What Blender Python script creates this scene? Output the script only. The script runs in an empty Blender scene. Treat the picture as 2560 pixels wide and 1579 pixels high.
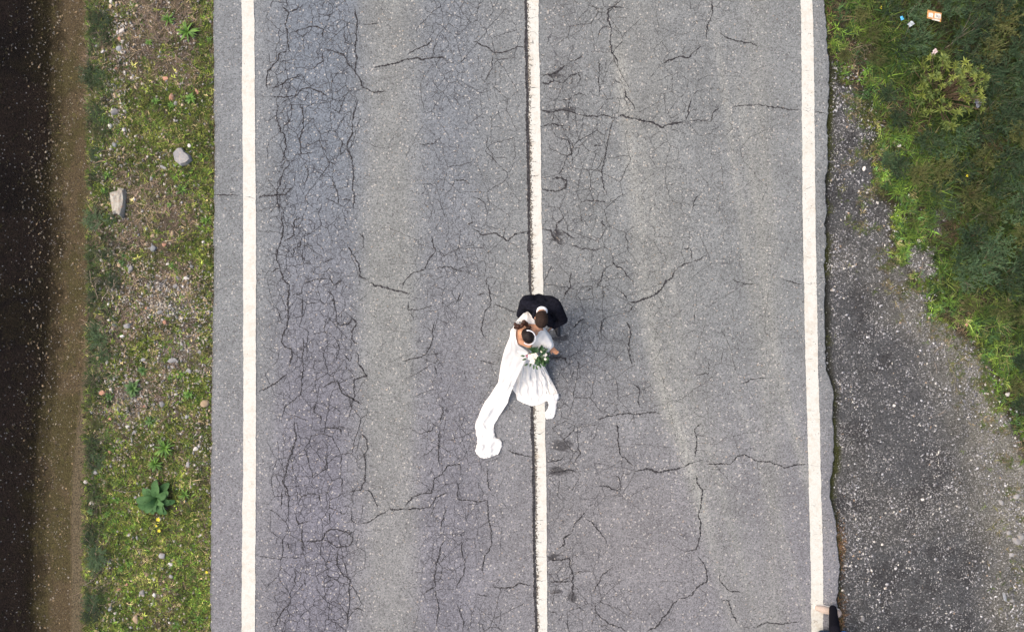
import bpy, bmesh, math, random
import numpy as np
from mathutils import Vector, Matrix

# ------------------------------------------------------------------ camera, sky, sun, exposure
H = 11.7            # drone height above the road (m)
S = 170.0           # photo pixels per metre on the road
scene = bpy.context.scene
C = scene.collection
cam_d = bpy.data.cameras.new('camera'); cam = bpy.data.objects.new('camera', cam_d); C.objects.link(cam)
cam.location = (0, 0, H); cam.rotation_euler = (0, 0, 0)
cam_d.sensor_fit = 'HORIZONTAL'; cam_d.sensor_width = 36.0
cam_d.lens = 36.0 * H / (2560.0 / S)
cam_d.clip_start = 0.1; cam_d.clip_end = 400
scene.camera = cam

SUN_EL, SUN_AZ = math.radians(55), math.radians(-85)     # azimuth measured from +Y towards +X
world = bpy.data.worlds.new('World'); scene.world = world; world.use_nodes = True
wn = world.node_tree.nodes; wl = world.node_tree.links
wn.clear()
sky = wn.new('ShaderNodeTexSky'); sky.sky_type = 'NISHITA'; sky.sun_disc = False
sky.sun_elevation = SUN_EL; sky.sun_rotation = SUN_AZ
sky.air_density = 1.0; sky.dust_density = 7.0; sky.ozone_density = 0.3
bg = wn.new('ShaderNodeBackground'); bg.inputs['Strength'].default_value = 0.15
wo = wn.new('ShaderNodeOutputWorld')
wl.new(sky.outputs[0], bg.inputs[0]); wl.new(bg.outputs[0], wo.inputs[0])
sun_d = bpy.data.lights.new('sun', 'SUN'); sun = bpy.data.objects.new('sun', sun_d); C.objects.link(sun)
sun_d.energy = 0.7; sun_d.angle = math.radians(85); sun_d.color = (1.0, 0.93, 0.83)
sdir = Vector((math.sin(SUN_AZ) * math.cos(SUN_EL), math.cos(SUN_AZ) * math.cos(SUN_EL), math.sin(SUN_EL)))
sun.rotation_euler = sdir.to_track_quat('Z', 'Y').to_euler()
sun.location = sdir * 30
scene.view_settings.view_transform = 'Standard'; scene.view_settings.look = 'None'
scene.view_settings.gamma = 1.0; scene.view_settings.use_curve_mapping = False
scene.view_settings.exposure = 0.86
scene.render.engine = 'CYCLES'
scene.render.resolution_x, scene.render.resolution_y = 1024, 631

# ------------------------------------------------------------------ helpers
rng = np.random.default_rng(11)
random.seed(11)
R = math.radians

def P(px, py, z=0.0):
    """photo pixel at height z -> world point"""
    k = (H - z) / H / S
    return Vector(((px - 1280.0) * k, (789.5 - py) * k, z))

def _h(i, j, seed):
    n = (i.astype(np.int64) * 374761393 + j.astype(np.int64) * 668265263 + seed * 974634761) & 0x7fffffff
    n = (n ^ (n >> 13)) * 1274126177 & 0x7fffffff
    n = n ^ (n >> 16)
    return (n & 0xffff) / 65535.0

def vnoise(x, y, seed=0):
    x = np.asarray(x, float); y = np.asarray(y, float)
    i = np.floor(x); j = np.floor(y); fx = x - i; fy = y - j
    fx = fx * fx * (3 - 2 * fx); fy = fy * fy * (3 - 2 * fy)
    a = _h(i, j, seed); b = _h(i + 1, j, seed); c = _h(i, j + 1, seed); d = _h(i + 1, j + 1, seed)
    return (a * (1 - fx) + b * fx) * (1 - fy) + (c * (1 - fx) + d * fx) * fy

def fbm(x, y, seed=0, oct=4):
    s = 0; a = 0.5; t = 0
    for o in range(oct):
        s = s + a * vnoise(np.asarray(x) * 2 ** o, np.asarray(y) * 2 ** o, seed + o * 17); t += a; a *= 0.5
    return s / t

def sstep(a, b, x):
    t = np.clip((np.asarray(x, float) - a) / (b - a), 0, 1)
    return t * t * (3 - 2 * t)

def blob(px, py, cx, cy, rx, ry=None):
    ry = ry or rx
    return np.exp(-(((px - cx) / rx) ** 2 + ((py - cy) / ry) ** 2))

def link(o, parent=None):
    C.objects.link(o)
    if parent is not None: o.parent = parent
    return o

def tag(o, label=None, cat=None, group=None, kind=None):
    if label: o['label'] = label
    if cat: o['category'] = cat
    if group: o['group'] = group
    if kind: o['kind'] = kind
    return o

def empty(name, loc, label, cat, group=None, rz=0):
    o = bpy.data.objects.new(name, None); C.objects.link(o)
    o.location = loc; o.rotation_euler = (0, 0, rz); o.empty_display_size = 0.1
    return tag(o, label, cat, group)

def mesh_np(name, V, faces_flat, starts, totals, col=None, smooth=False, attrs=None):
    me = bpy.data.meshes.new(name)
    V = np.asarray(V, np.float32)
    me.vertices.add(len(V)); me.vertices.foreach_set('co', V.ravel())
    me.loops.add(len(faces_flat)); me.loops.foreach_set('vertex_index', np.asarray(faces_flat, np.int32))
    me.polygons.add(len(starts))
    me.polygons.foreach_set('loop_start', np.asarray(starts, np.int32))
    me.polygons.foreach_set('loop_total', np.asarray(totals, np.int32))
    if smooth: me.polygons.foreach_set('use_smooth', np.ones(len(starts), bool))
    me.update(calc_edges=True)
    if col is not None:
        a = me.color_attributes.new('tint', 'FLOAT_COLOR', 'POINT')
        c4 = np.ones((len(V), 4), np.float32); c4[:, :3] = col
        a.data.foreach_set('color', c4.ravel())
    for k, v in (attrs or {}).items():
        a = me.attributes.new(k, 'FLOAT', 'POINT'); a.data.foreach_set('value', np.asarray(v, np.float32))
    me.validate()
    return me

def grid_mesh(name, X, Y, Z, col=None, attrs=None, smooth=True):
    n, m = X.shape
    V = np.stack([X.ravel(), Y.ravel(), Z.ravel()], 1)
    idx = np.arange(n * m).reshape(n, m)
    q = np.stack([idx[:-1, :-1], idx[:-1, 1:], idx[1:, 1:], idx[1:, :-1]], -1).reshape(-1, 4)
    # upward facing
    a, b, d = V[q[0, 0]], V[q[0, 1]], V[q[0, 3]]
    if np.cross(b - a, d - a)[2] < 0: q = q[:, ::-1]
    return mesh_np(name, V, q.ravel(), np.arange(len(q)) * 4, np.full(len(q), 4), col, smooth, attrs)

def obj(name, me, mat, parent=None):
    o = bpy.data.objects.new(name, me)
    if mat is not None and not me.materials: me.materials.append(mat)
    return link(o, parent)

def bm_obj(name, bm, mat, parent=None, smooth=False):
    me = bpy.data.meshes.new(name); bm.to_mesh(me); bm.free()
    if smooth:
        for p in me.polygons: p.use_smooth = True
    return obj(name, me, mat, parent)

# ------------------------------------------------------------------ materials
class NT:
    def __init__(s, name):
        s.m = bpy.data.materials.new(name); s.m.use_nodes = True
        s.n = s.m.node_tree.nodes; s.l = s.m.node_tree.links
        s.b = s.n['Principled BSDF']
        s.tc = s.n.new('ShaderNodeTexCoord')
    def set(s, sock, v):
        if hasattr(v, 'is_output') or isinstance(v, bpy.types.NodeSocket): s.l.new(v, sock)
        else:
            if isinstance(v, tuple) and len(v) == 3 and sock.type == 'RGBA': v = v + (1,)
            sock.default_value = v
    def noise(s, scale, detail=3, rough=0.55, vec=None, out='Fac'):
        t = s.n.new('ShaderNodeTexNoise'); t.inputs['Scale'].default_value = scale
        t.inputs['Detail'].default_value = detail; t.inputs['Roughness'].default_value = rough
        s.l.new(vec or s.tc.outputs['Object'], t.inputs['Vector']); return t.outputs[out]
    def voro(s, scale, feature='F1', vec=None, out='Distance', rnd=1.0):
        t = s.n.new('ShaderNodeTexVoronoi'); t.feature = feature; t.inputs['Scale'].default_value = scale
        t.inputs['Randomness'].default_value = rnd
        s.l.new(vec or s.tc.outputs['Object'], t.inputs['Vector']); return t.outputs[out]
    def math(s, op, a, b=0.0, c=0.0, clamp=False):
        t = s.n.new('ShaderNodeMath'); t.operation = op; t.use_clamp = clamp
        s.set(t.inputs[0], a); s.set(t.inputs[1], b); s.set(t.inputs[2], c); return t.outputs[0]
    def ramp(s, fac, a, b, lo=0.0, hi=1.0):
        t = s.n.new('ShaderNodeMapRange'); t.interpolation_type = 'SMOOTHSTEP'
        s.set(t.inputs[0], fac); s.set(t.inputs[1], a); s.set(t.inputs[2], b)
        s.set(t.inputs[3], lo); s.set(t.inputs[4], hi); return t.outputs[0]
    def mix(s, fac, a, b, mode='MIX'):
        t = s.n.new('ShaderNodeMix'); t.data_type = 'RGBA'; t.blend_type = mode
        s.set(t.inputs[0], fac); s.set(t.inputs[6], a); s.set(t.inputs[7], b); return t.outputs[2]
    def attr(s, name, out='Color'):
        t = s.n.new('ShaderNodeAttribute'); t.attribute_name = name; return t.outputs[out]
    def sep(s, col):
        t = s.n.new('ShaderNodeSeparateColor'); s.l.new(col, t.inputs[0]); return t.outputs
    def rand(s):
        return s.n.new('ShaderNodeObjectInfo').outputs['Random']
    def vecadd(s, a, b, k):
        t = s.n.new('ShaderNodeVectorMath'); t.operation = 'MULTIPLY_ADD'
        s.l.new(b, t.inputs[0]); t.inputs[1].default_value = (k, k, k); s.l.new(a, t.inputs[2]); return t.outputs[0]
    def bump(s, h, strength=0.4, dist=0.01):
        t = s.n.new('ShaderNodeBump'); t.inputs['Strength'].default_value = strength
        t.inputs['Distance'].default_value = dist; s.l.new(h, t.inputs['Height'])
        s.l.new(t.outputs[0], s.b.inputs['Normal'])
    def done(s, color, rough=0.9, spec=0.25):
        s.set(s.b.inputs['Base Color'], color); s.set(s.b.inputs['Roughness'], rough)
        s.b.inputs['Specular IOR Level'].default_value = spec
        return s.m

def scaled(col, k): return tuple(c * k for c in col)

def mat_asphalt():
    t = NT('asphalt')
    warp = t.vecadd(t.tc.outputs['Object'], t.noise(4.0, 2, out='Color'), 0.10)
    sp = t.sep(t.voro(62, 'F1', out='Color'))
    sp2 = t.sep(t.voro(52, 'F1', out='Color'))
    g = t.noise(95, 2, 0.7)
    k = t.ramp(sp[0], 0.0, 1.0, 0.76, 1.21)
    k = t.math('MULTIPLY', k, t.ramp(g, 0.25, 0.75, 0.78, 1.22))
    k = t.math('MULTIPLY', k, t.ramp(t.noise(2.2, 5, 0.65), 0.25, 0.75, 0.88, 1.1))
    base = t.mix(1.0, t.attr('tint'), t.n.new('ShaderNodeCombineColor').outputs[0], 'MULTIPLY')
    cc = base.node.inputs[7].links[0].from_node
    for i in range(3): t.l.new(k, cc.inputs[i])
    white = t.ramp(sp2[1], 0.962, 0.985)
    base = t.mix(t.math('MULTIPLY', white, 0.62), base, (0.42, 0.40, 0.37))
    warm = t.ramp(sp2[2], 0.994, 0.998)
    base = t.mix(t.math('MULTIPLY', warm, 0.45), base, (0.38, 0.29, 0.20))
    darkp = t.ramp(sp[2], 0.88, 0.96)
    base = t.mix(t.math('MULTIPLY', darkp, 0.55), base, (0.05, 0.05, 0.055))
    # fatigue crazing inside the wheel tracks
    e1 = t.voro(6.5, 'DISTANCE_TO_EDGE', warp); e2 = t.voro(10.5, 'DISTANCE_TO_EDGE', warp)
    m = t.attr('craze', 'Fac')
    br = t.ramp(t.noise(5.0, 3), 0.42, 0.62)
    br2 = t.ramp(t.noise(7.0, 3), 0.48, 0.66)
    w1 = t.math('MULTIPLY', t.math('MULTIPLY', m, br), 0.030)
    w2 = t.math('MULTIPLY', t.math('MULTIPLY', m, br2), 0.048)
    c1 = t.math('LESS_THAN', e1, w1); c2 = t.math('LESS_THAN', e2, w2)
    cr = t.math('MULTIPLY', t.math('MAXIMUM', c1, t.math('MULTIPLY', c2, 0.7)), 0.72)
    base = t.mix(cr, base, (0.035, 0.035, 0.042))
    t.bump(t.math('ADD', t.math('MULTIPLY', sp[0], 0.6), t.math('MULTIPLY', g, 0.8)), 0.5, 0.008)
    return t.done(base, 0.92, 0.2)

def mat_paint():
    t = NT('road_paint')
    w = t.attr('wear', 'Fac')
    n = t.noise(34, 4, 0.65); n2 = t.noise(75, 2, 0.6)
    worn = t.math('GREATER_THAN', t.math('ADD', t.math('MULTIPLY', n, 0.65), t.math('MULTIPLY', n2, 0.35)), t.math('SUBTRACT', 0.80, t.math('MULTIPLY', w, 0.36)))
    base = t.mix(t.noise(4, 4), (0.455, 0.460, 0.430), (0.505, 0.510, 0.482))
    base = t.mix(t.ramp(t.noise(60, 2), 0.35, 0.7), base, (0.42, 0.422, 0.39))
    base = t.mix(t.math('MULTIPLY', w, t.ramp(t.noise(11, 4, 0.7), 0.45, 0.7)), base, (0.36, 0.31, 0.24))
    base = t.mix(worn, base, (0.085, 0.075, 0.065))
    t.bump(t.noise(80, 2), 0.25, 0.006)
    return t.done(base, 0.75, 0.3)

def mat_tint(name, rough=0.9, spec=0.2, scale=60, lo=0.7, hi=1.3, bump=0.0):
    """colour from the point attribute 'tint', broken up by noise"""
    t = NT(name)
    k = t.ramp(t.noise(scale, 3, 0.65), 0.25, 0.75, lo, hi)
    cc = t.n.new('ShaderNodeCombineColor')
    for i in range(3): t.l.new(k, cc.inputs[i])
    base = t.mix(1.0, t.attr('tint'), cc.outputs[0], 'MULTIPLY')
    if bump: t.bump(t.noise(scale, 4, 0.7), bump, 0.02)
    return t.done(base, rough, spec)

def mat_ground(name):
    t = NT(name)
    k = t.ramp(t.noise(42, 4, 0.75), 0.3, 0.72, 0.35, 1.65)
    cc = t.n.new('ShaderNodeCombineColor')
    for i in range(3): t.l.new(k, cc.inputs[i])
    base = t.mix(1.0, t.attr('tint'), cc.outputs[0], 'MULTIPLY')
    sp = t.sep(t.voro(70, 'F1', out='Color'))
    g = t.attr('grit', 'Fac')
    light = t.math('GREATER_THAN', sp[0], t.math('SUBTRACT', 1.0, t.math('MULTIPLY', g, 0.30)))
    base = t.mix(t.math('MULTIPLY', light, 0.8), base, t.mix(sp[1], (0.11, 0.11, 0.11), (0.34, 0.335, 0.33)))
    t.bump(t.math('ADD', t.noise(45, 4, 0.7), t.math('MULTIPLY', sp[0], 0.3)), 0.8, 0.02)
    return t.done(base, 0.95, 0.15)

def mat_plain(name, col, var=0.25, scale=30, rough=0.8, spec=0.3, rnd=0.0, bump=0.0, trans=0.0):
    t = NT(name)
    base = t.mix(t.ramp(t.noise(scale, 4, 0.6), 0.3, 0.7), scaled(col, 1 - var), scaled(col, 1 + var))
    if rnd:
        hs = t.n.new('ShaderNodeHueSaturation'); t.l.new(base, hs.inputs['Color'])
        t.l.new(t.ramp(t.rand(), 0, 1, 1 - rnd, 1 + rnd), hs.inputs['Value'])
        t.l.new(t.ramp(t.rand(), 0, 1, 0.5 + 0.03 * rnd, 0.5 - 0.03 * rnd), hs.inputs['Hue'])
        base = hs.outputs[0]
    if bump: t.bump(t.noise(scale * 2, 4), bump, 0.01)
    if trans:
        t.b.inputs['Transmission Weight'].default_value = 0
    return t.done(base, rough, spec)

def mat_stone(name, a, b, c):
    t = NT(name)
    base = t.mix(t.ramp(t.noise(9, 5, 0.7), 0.35, 0.65), a, b)
    base = t.mix(t.ramp(t.noise(23, 4, 0.7), 0.52, 0.7), base, c)
    hs = t.n.new('ShaderNodeHueSaturation'); t.l.new(base, hs.inputs['Color'])
    t.l.new(t.ramp(t.rand(), 0, 1, 0.8, 1.15), hs.inputs['Value'])
    t.bump(t.noise(40, 5, 0.7), 0.5, 0.01)
    return t.done(hs.outputs[0], 0.9, 0.2)

M = {}
M['asphalt'] = mat_asphalt()
M['paint'] = mat_paint()
M['crack'] = mat_plain('crack_shade_dirt', (0.034, 0.033, 0.036), 0.45, 25, 0.95, 0.1)  # near-black stands for shade inside the cracks as well as dirt
M['ground'] = mat_ground('roadside_earth')
M['grass'] = mat_tint('grass_blades', 0.75, 0.25, 3.0, 0.75, 1.25)
M['chips'] = mat_tint('stone_chips', 0.85, 0.25, 60, 0.8, 1.2)
M['st_white'] = mat_stone('white_quartz', (0.50, 0.48, 0.45), (0.40, 0.38, 0.36), (0.28, 0.26, 0.24))
M['st_grey'] = mat_stone('grey_stone', (0.24, 0.24, 0.24), (0.17, 0.17, 0.175), (0.30, 0.26, 0.22))
M['st_blue'] = mat_stone('blue_grey_slate', (0.22, 0.235, 0.25), (0.17, 0.18, 0.19), (0.27, 0.27, 0.26))
M['st_tan'] = mat_stone('tan_stone', (0.34, 0.26, 0.17), (0.27, 0.20, 0.13), (0.38, 0.33, 0.25))
M['st_red'] = mat_stone('salmon_stone', (0.36, 0.20, 0.14), (0.28, 0.15, 0.10), (0.40, 0.30, 0.24))
M['st_slab'] = mat_stone('mottled_slab', (0.34, 0.33, 0.29), (0.24, 0.22, 0.19), (0.28, 0.17, 0.11))
M['leaf_bright'] = mat_plain('bright_green_leaf', (0.075, 0.16, 0.022), 0.3, 25, 0.6, 0.35, 0.3)
M['leaf_mid'] = mat_plain('mid_green_leaf', (0.045, 0.10, 0.024), 0.3, 25, 0.6, 0.35, 0.3)
M['leaf_grey'] = mat_plain('grey_green_leaf', (0.042, 0.105, 0.030), 0.35, 25, 0.75, 0.3, 0.15)
M['leaf_yellow'] = mat_plain('yellow_green_leaf', (0.118, 0.150, 0.026), 0.3, 8, 0.6, 0.35, 0.25)
M['leaf_olive'] = mat_plain('olive_green_leaf', (0.075, 0.110, 0.026), 0.3, 8, 0.6, 0.35, 0.25)
M['needle_blue'] = mat_plain('blue_green_needles', (0.038, 0.072, 0.032), 0.35, 10, 0.7, 0.25, 0.35)
M['needle_dark'] = mat_plain('dark_green_needles', (0.021, 0.042, 0.018), 0.35, 10, 0.7, 0.25, 0.35)
M['needle_olive'] = mat_plain('olive_needles', (0.056, 0.067, 0.020), 0.35, 10, 0.7, 0.25, 0.35)
M['stem'] = mat_plain('brown_stem', (0.10, 0.07, 0.045), 0.3, 40)
M['dead'] = mat_plain('dead_wood', (0.165, 0.14, 0.115), 0.3, 40, 0.9, 0.2)
M['yellow'] = mat_plain('yellow_petal', (0.50, 0.42, 0.02), 0.15, 60, 0.6)
M['jacket'] = mat_plain('navy_wool', (0.0090, 0.0093, 0.0145), 0.35, 22, 1.0, 0.05, bump=1.0)
M['trouser'] = mat_plain('dark_trouser_wool', (0.008, 0.008, 0.012), 0.2, 60, 1.0, 0.05)
M['shirt'] = mat_plain('white_cotton', (0.72, 0.73, 0.75), 0.05, 60, 0.8)
M['dress'] = mat_plain('ivory_satin', (0.79, 0.78, 0.755), 0.03, 12, 0.6, 0.3)
M['dress'].node_tree.nodes['Principled BSDF'].inputs['Subsurface Weight'].default_value = 0.35
M['dress'].node_tree.nodes['Principled BSDF'].inputs['Subsurface Radius'].default_value = (.06, .06, .06)
M['dress'].node_tree.nodes['Principled BSDF'].inputs['Subsurface Scale'].default_value = 1.0
M['skin'] = mat_plain('skin', (0.47, 0.245, 0.145), 0.08, 40, 0.55, 0.35)
M['skin2'] = mat_plain('fair_skin', (0.45, 0.26, 0.18), 0.08, 40, 0.55, 0.35)
M['hair_brown'] = mat_plain('short_brown_hair', (0.024, 0.014, 0.010), 0.6, 120, 0.7, 0.15, bump=0.6)
M['hair_dark'] = mat_plain('dark_brown_hair', (0.010, 0.006, 0.006), 0.4, 90, 0.5, 0.2, bump=0.6)
M['hair_bun'] = mat_plain('brown_curl_hair', (0.036, 0.014, 0.008), 0.6, 40, 0.5, 0.25, bump=0.6)
M['black'] = mat_plain('black_leather', (0.012, 0.012, 0.014), 0.2, 60, 0.45, 0.5)
M['cream'] = mat_plain('cream_suede', (0.40, 0.325, 0.275), 0.1, 50, 0.85)
M['sole'] = mat_plain('white_rubber', (0.62, 0.60, 0.56), 0.05, 50, 0.7)
M['blue'] = mat_plain('dark_blue_cloth', (0.012, 0.03, 0.07), 0.3, 40, 0.85)
M['blue2'] = mat_plain('bright_blue_cloth', (0.02, 0.12, 0.42), 0.1, 40, 0.8)
M['petal'] = mat_plain('white_petal', (0.70, 0.67, 0.60), 0.08, 50, 0.6)
M['petal_pink'] = mat_plain('mauve_petal', (0.30, 0.12, 0.17), 0.2, 50, 0.6)
M['bq_leaf'] = mat_plain('bouquet_leaf', (0.030, 0.075, 0.022), 0.35, 30, 0.45, 0.45, 0.4)
M['foil'] = mat_plain('silvery_wrapper', (0.36, 0.40, 0.43), 0.25, 40, 0.35, 0.6)
M['plastic'] = mat_plain('grey_plastic_bag', (0.26, 0.27, 0.31), 0.25, 25, 0.4, 0.5)
M['paper'] = mat_plain('pinkish_paper', (0.50, 0.42, 0.42), 0.2, 40, 0.9)
M['orange'] = mat_plain('orange_print', (0.42, 0.22, 0.08), 0.2, 30, 0.7)
M['card'] = mat_plain('pale_card', (0.52, 0.48, 0.42), 0.15, 30, 0.8)
M['greyprint'] = mat_plain('grey_print', (0.22, 0.24, 0.27), 0.4, 60, 0.7)
M['cyan'] = mat_plain('blue_plastic', (0.05, 0.28, 0.50), 0.2, 30, 0.4, 0.5)

# ------------------------------------------------------------------ terrain
def ditch_shift(Y):       # the ditch drifts to the left going down the picture
    return -0.26 * sstep(0.5, -3.0, Y)

PX = np.array([-80, -9.6, -8.6, -7.75, -7.05, -6.86, -6.38, -6.26, -6.02, -5.0, -4.35, -4.0, 4.2, 4.6, 5.6, 7.5, 10, 80])
PZ = np.array([1.5, 1.15, 0.75, 0.02, -0.46, -0.47, -0.26, -0.06, 0.0, 0.015, -0.005, -0.06, -0.11, -0.075, -0.05, 0.02, 0.1, 0.4])
def gz(X, Y):
    X = np.asarray(X, float); Y = np.asarray(Y, float)
    sh = ditch_shift(Y) * sstep(-5.0, -6.2, X)
    z = np.interp(X - sh, PX, PZ)
    a = 0.012 + 0.05 * sstep(-6.35, -6.0, X) * sstep(-4.4, -5.2, X) + 0.07 * sstep(5.6, 7.0, X)
    z = z + a * (fbm(X * 2.2, Y * 2.2, 5) - 0.5) * 2 + 0.012 * (fbm(X * 11, Y * 11, 9) - 0.5)
    return z

def Gp(px, py):
    v = P(px, py, 0); z = float(gz(v.x, v.y)); v = P(px, py, z)
    return Vector((v.x, v.y, float(gz(v.x, v.y))))

def Ga(px, py):            # vectorised
    X = (px - 1280.0) / S; Y = (789.5 - py) / S; z = gz(X, Y); k = (H - z) / H
    X = X * k; Y = Y * k
    return X, Y, gz(X, Y)

# gravel / plants boundary on the right
VB_Y = np.array([-900, 0, 120, 190, 240, 290, 330, 400, 470, 530, 640, 700, 760, 800, 830, 870, 960, 1030, 1130, 1250, 1579, 2600])
VB_X = np.array([2050, 2050, 2066, 2100, 2135, 2150, 2170, 2186, 2192, 2214, 2226, 2275, 2330, 2352, 2395, 2432, 2470, 2505, 2545, 2590, 2640, 2700])
def vegmask(px, py):
    b = np.interp(py, VB_Y, VB_X) + 85 * (fbm(px / 48.0, py / 48.0, 21, 5) - 0.5)
    v = sstep(-22, 30, px - b)
    pocket = np.maximum(blob(px, py, 2310, 660, 46, 55), 0.85 * blob(px, py, 2350, 560, 20, 40))
    v = v * (1 - sstep(0.35, 0.75, pocket + 1.5 * (fbm(px / 26.0, py / 26.0, 3) - 0.5)))
    return v

RE_Y = [-900, 0, 66, 132, 185, 265, 304, 344, 397, 413, 453, 500, 527, 559, 596, 638, 664, 709, 757, 797, 826, 874, 900, 932, 964, 990, 1038, 1091, 1144, 1183, 1201, 1254, 1285, 1338, 1391, 1417, 1470, 1510, 1549, 1600, 2600]
RE_X = [2040, 2058, 2063, 2069, 2071, 2070, 2065, 2067, 2066, 2068, 2062, 2063, 2066, 2059, 2063, 2062, 2057, 2062, 2059, 2062, 2061, 2063, 2061, 2067, 2079, 2083, 2079, 2082, 2083, 2079, 2074, 2075, 2084, 2090, 2095, 2096, 2093, 2091, 2092, 2092, 2110]
def road_r(py): return np.interp(py, RE_Y, RE_X)
def road_l(py): return 535 - 4 * sstep(0, 1400, py) + 3 * np.sin(np.asarray(py) / 300.0)

def build_ground():
    def axis(lo, hi, step, far):
        return np.concatenate([np.linspace(-far, lo - 300, 14), np.arange(lo - 260, lo, 40), np.arange(lo, hi, step), np.arange(hi, hi + 300, 40), np.linspace(hi + 320, far + hi, 14)])
    px1 = np.concatenate([np.linspace(-9000, -400, 14), np.arange(-360, -20, 20), np.arange(-20, 560, 5.0), np.linspace(580, 2030, 20), np.arange(2040, 2590, 5.0), np.arange(2600, 2960, 20), np.linspace(3000, 11000, 14)])
    py1 = np.concatenate([np.linspace(-9000, -400, 14), np.arange(-360, -20, 20), np.arange(-20, 1600, 5.0), np.arange(1605, 1960, 20), np.linspace(2000, 11000, 14)])
    px, py = np.meshgrid(px1, py1)
    X = (px - 1280) / S; Y = (789.5 - py) / S; Z = gz(X, Y)
    n1 = fbm(px / 60, py / 60, 31); n2 = fbm(px / 17, py / 17, 41); n3 = fbm(px / 160, py / 160, 51)
    sh = ditch_shift(Y) * S
    col = np.zeros(px.shape + (3,)); grit = np.zeros(px.shape)
    def lay(mask, c):
        col[:] = col * (1 - mask[..., None]) + np.array(c) * mask[..., None]
    lay(np.ones(px.shape), (0.085, 0.07, 0.045))
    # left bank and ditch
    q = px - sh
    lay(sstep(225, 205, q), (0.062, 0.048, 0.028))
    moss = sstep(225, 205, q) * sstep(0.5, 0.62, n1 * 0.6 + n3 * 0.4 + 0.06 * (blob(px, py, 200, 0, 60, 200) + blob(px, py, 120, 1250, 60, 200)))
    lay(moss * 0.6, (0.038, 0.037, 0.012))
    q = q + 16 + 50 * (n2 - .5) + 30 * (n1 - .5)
    lay(sstep(150, 95, q + 40 * (n1 - 0.5)) * 0.85, (0.017, 0.0135, 0.006))  # bank shade painted into the wet soil, darker towards the left
    lay(sstep(118, 40, q + 60 * (n1 - 0.5)) * (.45 + .55 * sstep(.38, .52, n1 * .5 + n2 * .5)), (0.0105, 0.0078, 0.0070))  # near-black core of the painted bank shade
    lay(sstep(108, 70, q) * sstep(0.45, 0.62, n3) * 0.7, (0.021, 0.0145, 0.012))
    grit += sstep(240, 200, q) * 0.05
    # verge
    v = sstep(215, 240, px) * sstep(560, 540, px)
    lay(v, (0.060, 0.050, 0.033)); lay(v * sstep(0.45, 0.6, n1), (0.038, 0.040, 0.016))
    lay(v * sstep(0.5, 0.62, n2) * 0.6, (0.11, 0.088, 0.062))
    chalk = np.maximum.reduce([blob(px, py, 450, 890, 90, 80), blob(px, py, 340, 1010, 60, 110), blob(px, py, 430, 760, 110, 60), blob(px, py, 480, 1130, 40, 50)])
    lay(v * sstep(0.3, 0.8, chalk + 0.4 * (n2 - 0.5)) * 0.75, (0.085, 0.075, 0.058))
    lay(v * blob(px, py, 265, 700, 30, 260) * 0.8, (0.030, 0.027, 0.020))
    grit += v * (0.15 + 0.7 * chalk)
    # lay-by on the right
    r = sstep(1900, 2000, px)
    vm = vegmask(px, py)
    lay(r, (0.058, 0.060, 0.063))
    lay(r * sstep(0.45, 0.62, n3) * 0.7, (0.062, 0.062, 0.061))
    lay(r * sstep(0.5, 0.66, n1) * 0.7, (0.034, 0.034, 0.036))
    pale = r * sstep(-220, 10, px - np.interp(py, VB_Y, VB_X) + 120 * (n3 - 0.5)) * sstep(420, 1000, py)
    lay(pale * 0.9, (0.135, 0.132, 0.112))
    edge = r * sstep(24, 8, px - road_r(py) + 22 * (n1 - 0.5))
    lay(edge * 0.85, (0.024, 0.024, 0.016))  # shadow below the broken road edge, painted as a dark band
    lay(edge * sstep(0.5, 0.6, n3) * 0.7, (0.045, 0.05, 0.012))
    lay(vm * r, (0.024, 0.021, 0.012))
    lay(vm * r * sstep(0.5, 0.65, n1), (0.022, 0.030, 0.010))
    grit += r * (1 - vm) * (0.75 - 0.6 * edge) * (0.25 + 0.75 * sstep(0.40, 0.62, n3 * .5 + n2 * .5)) + r * vm * 0.05
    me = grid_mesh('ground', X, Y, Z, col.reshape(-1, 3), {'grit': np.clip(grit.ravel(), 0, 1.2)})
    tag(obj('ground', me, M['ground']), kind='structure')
build_ground()

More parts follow.
